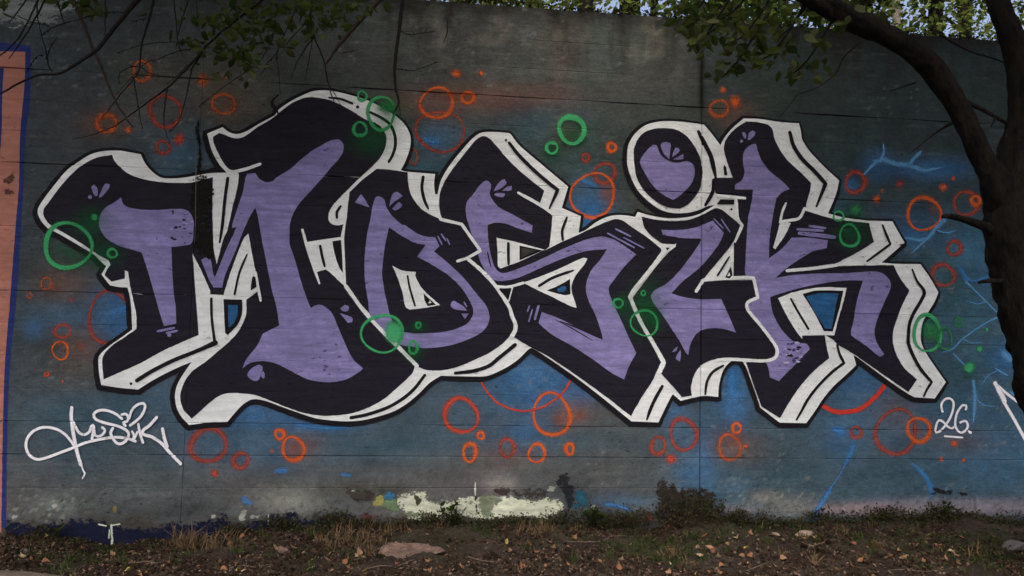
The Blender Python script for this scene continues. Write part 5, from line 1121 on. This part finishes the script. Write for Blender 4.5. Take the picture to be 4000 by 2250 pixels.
# drooping sprays of leaves under the limb
for (px, py, rx, ry, n) in [(2700, 60, 70, 60, 40), (2740, 150, 50, 70, 34), (2860, 50, 130, 60, 46), (2900, 140, 130, 80, 44), (3010, 210, 140, 80, 40), (3080, 110, 130, 100, 44), (3120, 270, 110, 60, 22), (3230, 50, 100, 50, 26), (2850, 270, 70, 60, 14), (3350, 30, 90, 40, 18)]:
    tw = tpart('leafy_twig', 'X %f,%f %f,%f %f,%f' % (px + 150, py - 220, px + 30, py - 30, px - rx * .5, py + ry * .6), (7, 4, 2), (TY - .2, TY + .1), TWIG, LB, 6)
    for k in range(n):
        p = at(px + rnd.gauss(0, .55) * rx, py + rnd.gauss(0, .55) * ry, TY + rnd.uniform(-.3, .35))
        o = bpy.data.objects.new('leaf', rnd.choice(LEAFT)); COL.objects.link(o); o.parent = tw
        s = rnd.uniform(.045, .085); o.location = p - tree.location; o.scale = (s, s, s); o.rotation_euler = (rnd.uniform(-1.5, 1.5), rnd.uniform(-.2, 1.4), rnd.uniform(0, 6.28))

# ------------------------------------------------------------------ bare hanging branches at the upper left
def hang(label, s, r, Y, mat=TWIG, subs=(), leaves=(), name='hanging_branch'):
    P0 = trace3(s, Y); root = bpy.data.objects.new(name, None); COL.objects.link(root); root.location = P0[0]
    tag(root, label, 'branch')
    mpp = ((Y if not isinstance(Y, tuple) else sum(Y) / 2) - CAM.y) / FPX / S
    def part(nm, st, rr, yy, m, parent):
        P, R_ = spline([p + Vector((rnd.gauss(0, .003), rnd.gauss(0, .006), rnd.gauss(0, .003))) for p in trace3(st, yy)], [q * mpp * 1.25 for q in rr], .02)
        P = [p + Vector((rnd.gauss(0, .0012), 0, rnd.gauss(0, .0012))) for p in P]
        V, F = tube([p - root.location for p in P], R_, 7, .25, rnd.random() * 90)
        me = pydata(nm, V, F); shade(me); return link(nm, me, m, parent)
    main = part('branch', s, r, Y, mat, root)
    for st, rr in subs:
        tw = part('twig', st, rr, (Y if not isinstance(Y, tuple) else Y[0]), mat, main)
        # buds
        pts = trace3(st, Y if not isinstance(Y, tuple) else Y[0])
        V, F = [], []
        for k in range(len(pts) * 2):
            i = rnd.randrange(len(pts) - 1); q = pts[i].lerp(pts[i + 1], rnd.random()) - root.location; b = len(V); e = rnd.uniform(.0025, .005)
            V += [q + Vector(v) * e for v in ((1, 0, 0), (-1, 0, 0), (0, 1, 0), (0, -1, 0), (0, 0, 1.5), (0, 0, -1.5))]
            F += [(b+i_, b+j_, b+k_) for i_, j_, k_ in ((0, 2, 4), (2, 1, 4), (1, 3, 4), (3, 0, 4), (2, 0, 5), (1, 2, 5), (3, 1, 5), (0, 3, 5))]
        link('buds', pydata('buds', V, F), mat, tw)['kind'] = 'stuff'
    for (px, py, rx, ry, n) in leaves:
        for k in range(int(n * 1.35)):
            p = at(px + rnd.gauss(0, .66) * rx, py + rnd.gauss(0, .66) * ry, (Y if not isinstance(Y, tuple) else Y[0]) + rnd.uniform(-.25, .3))
            o = bpy.data.objects.new('leaf', rnd.choice(LEAFT)); COL.objects.link(o); o.parent = root
            q = rnd.uniform(.03, .075); o.location = p - root.location; o.scale = (q, q, q); o.rotation_euler = (rnd.uniform(-1.5, 1.5), rnd.uniform(-.2, 1.4), rnd.uniform(0, 6.28))
    return root
hang('thickest dark branch arching down through the upper left corner', 'P1 1420,-160 1320,-20 1190,130 1060,310 920,470 780,570 560,680 400,690 270,730 100,820 0,880 -120,940', (24, 21, 19, 17, 15, 12, 10, 9, 8, 7, 6, 5), (-1.1, -1.3),
     subs=[('P1 490,685 440,600 430,470 390,340 360,200 345,90 350,-40', (5, 6, 5, 4, 4, 5, 5)), ('P1 440,560 470,430 545,350', (5, 4, 2)), ('P1 260,690 300,600 350,540 405,522', (4, 3, 3, 2)), ('P1 400,345 480,270 700,190 1000,130 1180,122', (3, 4, 4, 4, 5)), ('P1 480,270 420,220 290,210 160,140', (3, 4, 4, 3))])
hang('straight brown branch slanting down to the orange ring left of the letters', 'P1 640,-160 690,0 760,170 870,440 950,640 1090,930 1200,1130 1262,1210', (16, 14, 13, 12, 10, 8, 6, 4), -1.05, TWIGB,
     leaves=[(330, 5, 70, 26, 20), (10, 20, 30, 40, 8), (225, 0, 20, 14, 4), (350, 20, 40, 20, 8)])
hang('black twig with hooked tips hanging over the upper orange ring', 'P1 1480,-160 1450,0 1400,200 1340,430 1318,615', (11, 10, 9, 8, 6), -1.0,
     subs=[('P1 1318,615 1265,710 1100,930 940,1130', (6, 5, 4, 2)), ('P1 1262,720 1300,1000 1345,1215', (5, 4, 2)), ('P1 1310,620 1230,625 1130,690 1118,740 1130,800', (4, 4, 3, 3, 2)), ('P1 1330,630 1400,690 1500,720', (4, 3, 2)), ('P1 1390,190 1240,210', (4, 2))])
hang('long thin leafy branch slanting from the top towards the left', 'P1 2600,-180 2415,30 2150,250 1930,450 1880,520 1600,800 1340,1010 1100,1160 870,1270 670,1310', (12, 11, 10, 9, 8, 6, 5, 4, 3, 2), -.95,
     subs=[('P1 1880,520 1800,660 1780,850 1700,1110 1600,1240', (6, 5, 4, 4, 2)), ('P1 1940,450 1700,480 1500,560 1380,600 1100,900', (4, 4, 3, 3, 2)), ('P1 1930,410 1700,400 1400,420 1100,500', (4, 4, 3, 2)), ('P1 1570,820 1550,1000 1550,1180 1600,1350', (5, 5, 4, 2)), ('P1 1930,450 1700,690 1580,790', (4, 3, 2)), ('P1 2415,600 2100,820 1880,1010', (4, 3, 2))],
     leaves=[(830, 90, 130, 90, 46), (960, 60, 120, 80, 40), (900, 190, 130, 60, 30), (1010, 160, 110, 90, 28), (960, 260, 100, 60, 14), (1000, 20, 160, 40, 24)])
hang('thin dark twigs dangling from the leaves above the letter M', 'P2 540,-120 520,100 520,260 545,345 640,580 690,800 745,985', (7, 7, 7, 7, 6, 5, 3), -.8,
     subs=[('P2 545,340 400,580 330,760', (5, 4, 2)), ('P2 538,350 490,580 465,760', (4, 3, 2)), ('P2 380,100 200,480 205,640 230,900', (4, 4, 3, 2)), ('P2 480,220 320,370 250,510', (4, 3, 2)), ('P2 170,330 60,540 -20,640', (4, 3, 2)), ('P2 690,800 740,880 800,990', (4, 3, 2)), ('P2 210,480 120,600 40,720', (4, 3, 2)), ('P2 225,900 170,930 150,1000 190,1030 210,1080', (4, 9, 16, 12, 3))],
     leaves=[(1080, 40, 140, 50, 40), (1180, 20, 130, 30, 30), (1210, 80, 60, 40, 16), (1330, 30, 90, 34, 24), (1290, 80, 80, 30, 12), (1050, 110, 90, 40, 16)])
hang('brown branch slanting down to the left over the bare upper wall', 'P2 1320,-170 1170,0 960,220 800,420 660,605', (17, 16, 15, 13, 7), -.9, TWIGB, subs=[('P2 770,490 860,490 960,465', (3, 3, 2))], leaves=[(1460, 8, 70, 20, 10)])
hang('black branch hanging straight down onto the green rings', 'P2 1400,-160 1385,0 1350,250 1320,560 1325,800 1345,950 1320,1040 1300,1085', (16, 15, 14, 13, 11, 9, 7, 3), -.85, subs=[('P2 1350,280 1450,320 1680,295', (3, 3, 2)), ('P2 1330,650 1480,655 1620,625 1710,580', (4, 3, 3, 2)), ('P2 1345,950 1355,1040 1365,1090', (5, 4, 2))])
for lab, s, r, Y in [('slender twig hanging at the far upper left beside the pale patch', 'P1 300,-60 270,0 90,230', (6, 6, 3), -1.2), ('thin twig crossing the blue corner of the peach panel', 'P1 400,-60 350,0 170,350 0,540', (7, 7, 6, 4), -1.15), ('thin twig ending inside the top of the peach panel', 'P1 470,-60 430,0 280,250 85,570', (7, 7, 6, 3), -1.12), ('short twig hanging in front of the pale grey patch', 'P1 520,-60 540,20 610,230', (8, 7, 3), -1.1),
                     ('fine vertical twig hanging right of the brown branch', 'P1 1005,-60 1000,0 985,330', (6, 5, 3), -1.0), ('fine twig hanging down between the leaves and the black twig', 'P1 1625,-60 1630,0 1670,380 1720,520', (5, 5, 4, 2), -.95), ('fine twig bending in from the top left of the leaves', 'P1 1800,-60 1780,0 1700,300 1670,370', (6, 6, 4, 3), -.95), ('fine vertical twig at the left edge of the hanging leaves', 'P1 1850,-60 1850,0 1880,300', (5, 5, 2), -.9), ('fine twig hanging on the bare wall right of the black branch', 'P2 1810,170 1800,300 1765,405', (4, 5, 2), -.5)]:
    hang(lab, s, r, Y, TWIG, name='hanging_twig')

# ------------------------------------------------------------------ woodland behind the wall
CROWN = [leafmat('crown_leaf_dark', (.045, .075, .016), (.030, .050, .012), .5), leafmat('crown_leaf_light', (.15, .19, .045), (.055, .085, .020), .55)]  # light leaf colour raised to stand for backlit leaves
quadT = ([(-.5, 0, 0), (0, -.36, .06), (.5, 0, 0), (0, .36, .06)], [(0, 1, 2, 3)])
def crown(name, parent, c, rx, ry, rz, n, size, mat, clumps=26, floor=None):
    cl = NPR.normal(0, .45, (clumps, 3)) * np.array((rx, ry, rz)); cr = U(clumps, .25, .6)
    i = NPR.randint(0, clumps, n); p = np.array(c) + cl[i] + NPR.normal(0, 1, (n, 3)) * cr[i][:, None] * np.array((.8, .8, .6))
    if floor is not None: p = p[p[:, 2] > floor]
    n = len(p); s = size * U(n, .6, 1.3)
    o = scatter(name, p - np.array(parent.location), rotm(U(n, -1, 1), U(n, -1, 1), U(n, 0, 6.28)) * s[:, None, None], *quadT, mat); o.parent = parent; o['kind'] = 'stuff'; return o
def wood_tree(px, Y, r, label, mat=BARK, cm=0, ch=2.6, n=1500, lean=0.0, size=.1, spread=1.2):
    b = at(px, 60, Y); z0 = WZ1 - .15
    e = bpy.data.objects.new('woodland_tree', None); COL.objects.link(e); e.location = (b.x, Y, z0)
    tag(e, label, 'tree', 'trees on the bank behind the wall')
    H = 8.5
    P, R_ = spline([Vector((0, 0, -.2)), Vector((lean * .3, 0, 2.5)), Vector((lean * .7, .1, 5)), Vector((lean, .1, H))], [r * 1.25, r, r * .8, r * .25], .4)
    V, F = tube(P, R_, 9, .12, rnd.random() * 60); me = pydata('trunk', V, F); shade(me); link('trunk', me, mat, e)
    for k in range(4):
        z = rnd.uniform(2, 6); a = rnd.uniform(0, 6.28); q = Vector((lean * z / 9, 0, z)); t = q + Vector((math.cos(a) * 1.3, math.sin(a) * 1.0, rnd.uniform(.4, 1.2)))
        V, F = tube([q, q.lerp(t, .5) + Vector((0, 0, .15)), t], [r * .35, r * .22, r * .08], 6); link('limb', pydata('limb', V, F), mat, e)
    crown('crown', e, (b.x + lean * .5, Y, z0 + ch), spread, spread * .8, 1.5, n, size, CROWN[cm], 34, z0 + .1)
    return e
PALEB = simple('pale_bark', (.22, .21, .17), (.12, .11, .09), 12)
for px, Y, r, lab, m, cm, ch, n, lean, sp in [(2268, 4.0, .10, 'dark trunk behind the wall left of the bright sky gap', BARK, 0, 4.2, 1500, .2, 1.2), (2440, 5.5, .16, 'thick dark trunk behind the wall between two sky gaps', BARK, 0, 5.2, 900, -.2, .8), (2535, 4.5, .05, 'thin dark trunk behind the wall in the widest sky gap', BARK, 1, 5.4, 500, .1, .7), (1900, 4.0, .1, 'leafy tree behind the wall above the letter O', BARK, 1, 2.6, 1700, 0, 1.3), (2080, 6.5, .1, 'leafy tree behind the wall above the letter S', BARK, 1, 3.8, 1500, 0, 1.2),
                                            (2800, 3.6, .08, 'leafy tree behind the wall above the dotted I', BARK, 1, 2.9, 2400, .1, 1.1), (3030, 4.5, .09, 'dense tree behind the wall above the letter K', BARK, 0, 3.2, 2400, -.1, 1.2), (3390, 4.2, .12, 'dark trunk behind the wall under the bending limb', BARK, 1, 3.6, 1500, .2, 1.1), (3512, 3.4, .045, 'slim pale trunk behind the wall above the limb', PALEB, 1, 3.0, 1300, .05, .9), (3615, 4.0, .09, 'brown trunk behind the wall right of the slim pale one', BARK, 0, 3.3, 1500, .15, 1.0), (3790, 6.0, .1, 'loose leafy tree behind the wall near the right trunk', BARK, 1, 4.0, 1300, 0, 1.2), (4080, 4.2, .1, 'leafy tree behind the wall at the right edge', BARK, 0, 3.2, 1300, 0, 1.2), (1600, 5.0, .1, 'leafy tree behind the wall above the M', BARK, 0, 3.0, 1200, 0, 1.2)]:
    wood_tree(px, Y, r, lab, m, cm, ch, int(n * 2.5), lean + rnd.uniform(-.5, .5), .085, sp)
def shrub(px, Y, w, h, n, label, cm):
    b = at(px, 60, Y); e = bpy.data.objects.new('shrub', None); COL.objects.link(e); e.location = (b.x, Y, WZ1 - .12); tag(e, label, 'shrub', 'shrubs along the top of the wall')
    for k in range(6):
        t = Vector((rnd.uniform(-w, w) * .8, rnd.uniform(-.2, .2), h * rnd.uniform(.6, 1))); V, F = tube([Vector((0, 0, -.05)), t * .5 + Vector((0, 0, .06)), t], [.012, .008, .003], 6); link('stem', pydata('stem', V, F), TWIG, e)
    crown('foliage', e, (b.x, Y, WZ1 + h * .45), w, .3, h * .5, n, .055, CROWN[cm], 30, WZ1 - .08)
for px, Y, w, h, n, lab, cm in [(2760, .75, .28, .5, 900, 'leafy shrub on the wall top above the vertical joint', 0), (3030, .8, .45, .5, 1500, 'wide dark shrub on the wall top above the letter K', 0), (3290, .9, .3, .45, 800, 'light shrub on the wall top beside the bending limb', 1), (3720, 1.0, .35, .45, 700, 'light shrub on the wall top right of the limb', 1), (1950, .9, .5, .25, 700, 'low shrub on the wall top above the letter S', 1), (4100, .9, .4, .5, 600, 'dark shrub on the wall top at the right edge', 0)]:
    shrub(px, Y, w, h, n, lab, cm)
# dead leaves and moss matted along the top of the wall
n = 3400; x = U(n, -1.5, 5.2); y = np.abs(NPR.normal(0, .09, n)) - .015
P_ = np.stack([x, y, WZ1 - .035 + np.abs(NPR.normal(0, .018, n)) + .03 * vnoise(x * 3, x * 0 + 1)], 1)
tag(scatter('wall_top_moss', P_, rotm(U(n, -1, 1), U(n, -1, 1), U(n, 0, 6)) * U(n, .012, .038)[:, None, None], *crumbT, leafmat('top_moss', (.024, .019, .012), (.026, .032, .012), .2)), kind='stuff')
# unseen crowns overhead, added and thickened to cut the sky light on the wall
crown('crown', tree, (3.2, -2.8, 6.0), 3.2, 3.0, .9, 9000, .27, CROWN[0], 110, 4.5)
lt = bpy.data.objects.new('unseen_shade_tree', None); COL.objects.link(lt); lt.location = (-5.2, -2.0, gzf(-5.2, -2.0)); tag(lt, 'unseen tall leafy tree left of the view, added to shade the wall', 'tree')
P, R_ = spline([Vector((0, 0, -.1)), Vector((.15, 0, 2)), Vector((.4, .1, 4.2)), Vector((.9, .2, 7))], [.2, .17, .13, .05], .2)
V, F = tube(P, R_, 14, .12, 7.0); me = pydata('trunk', V, F); shade(me); link('trunk', me, BARK, lt)
crown('crown', lt, (-2.8, -2.8, 6.0), 3.2, 3.0, .9, 9000, .27, CROWN[0], 110, 4.5)
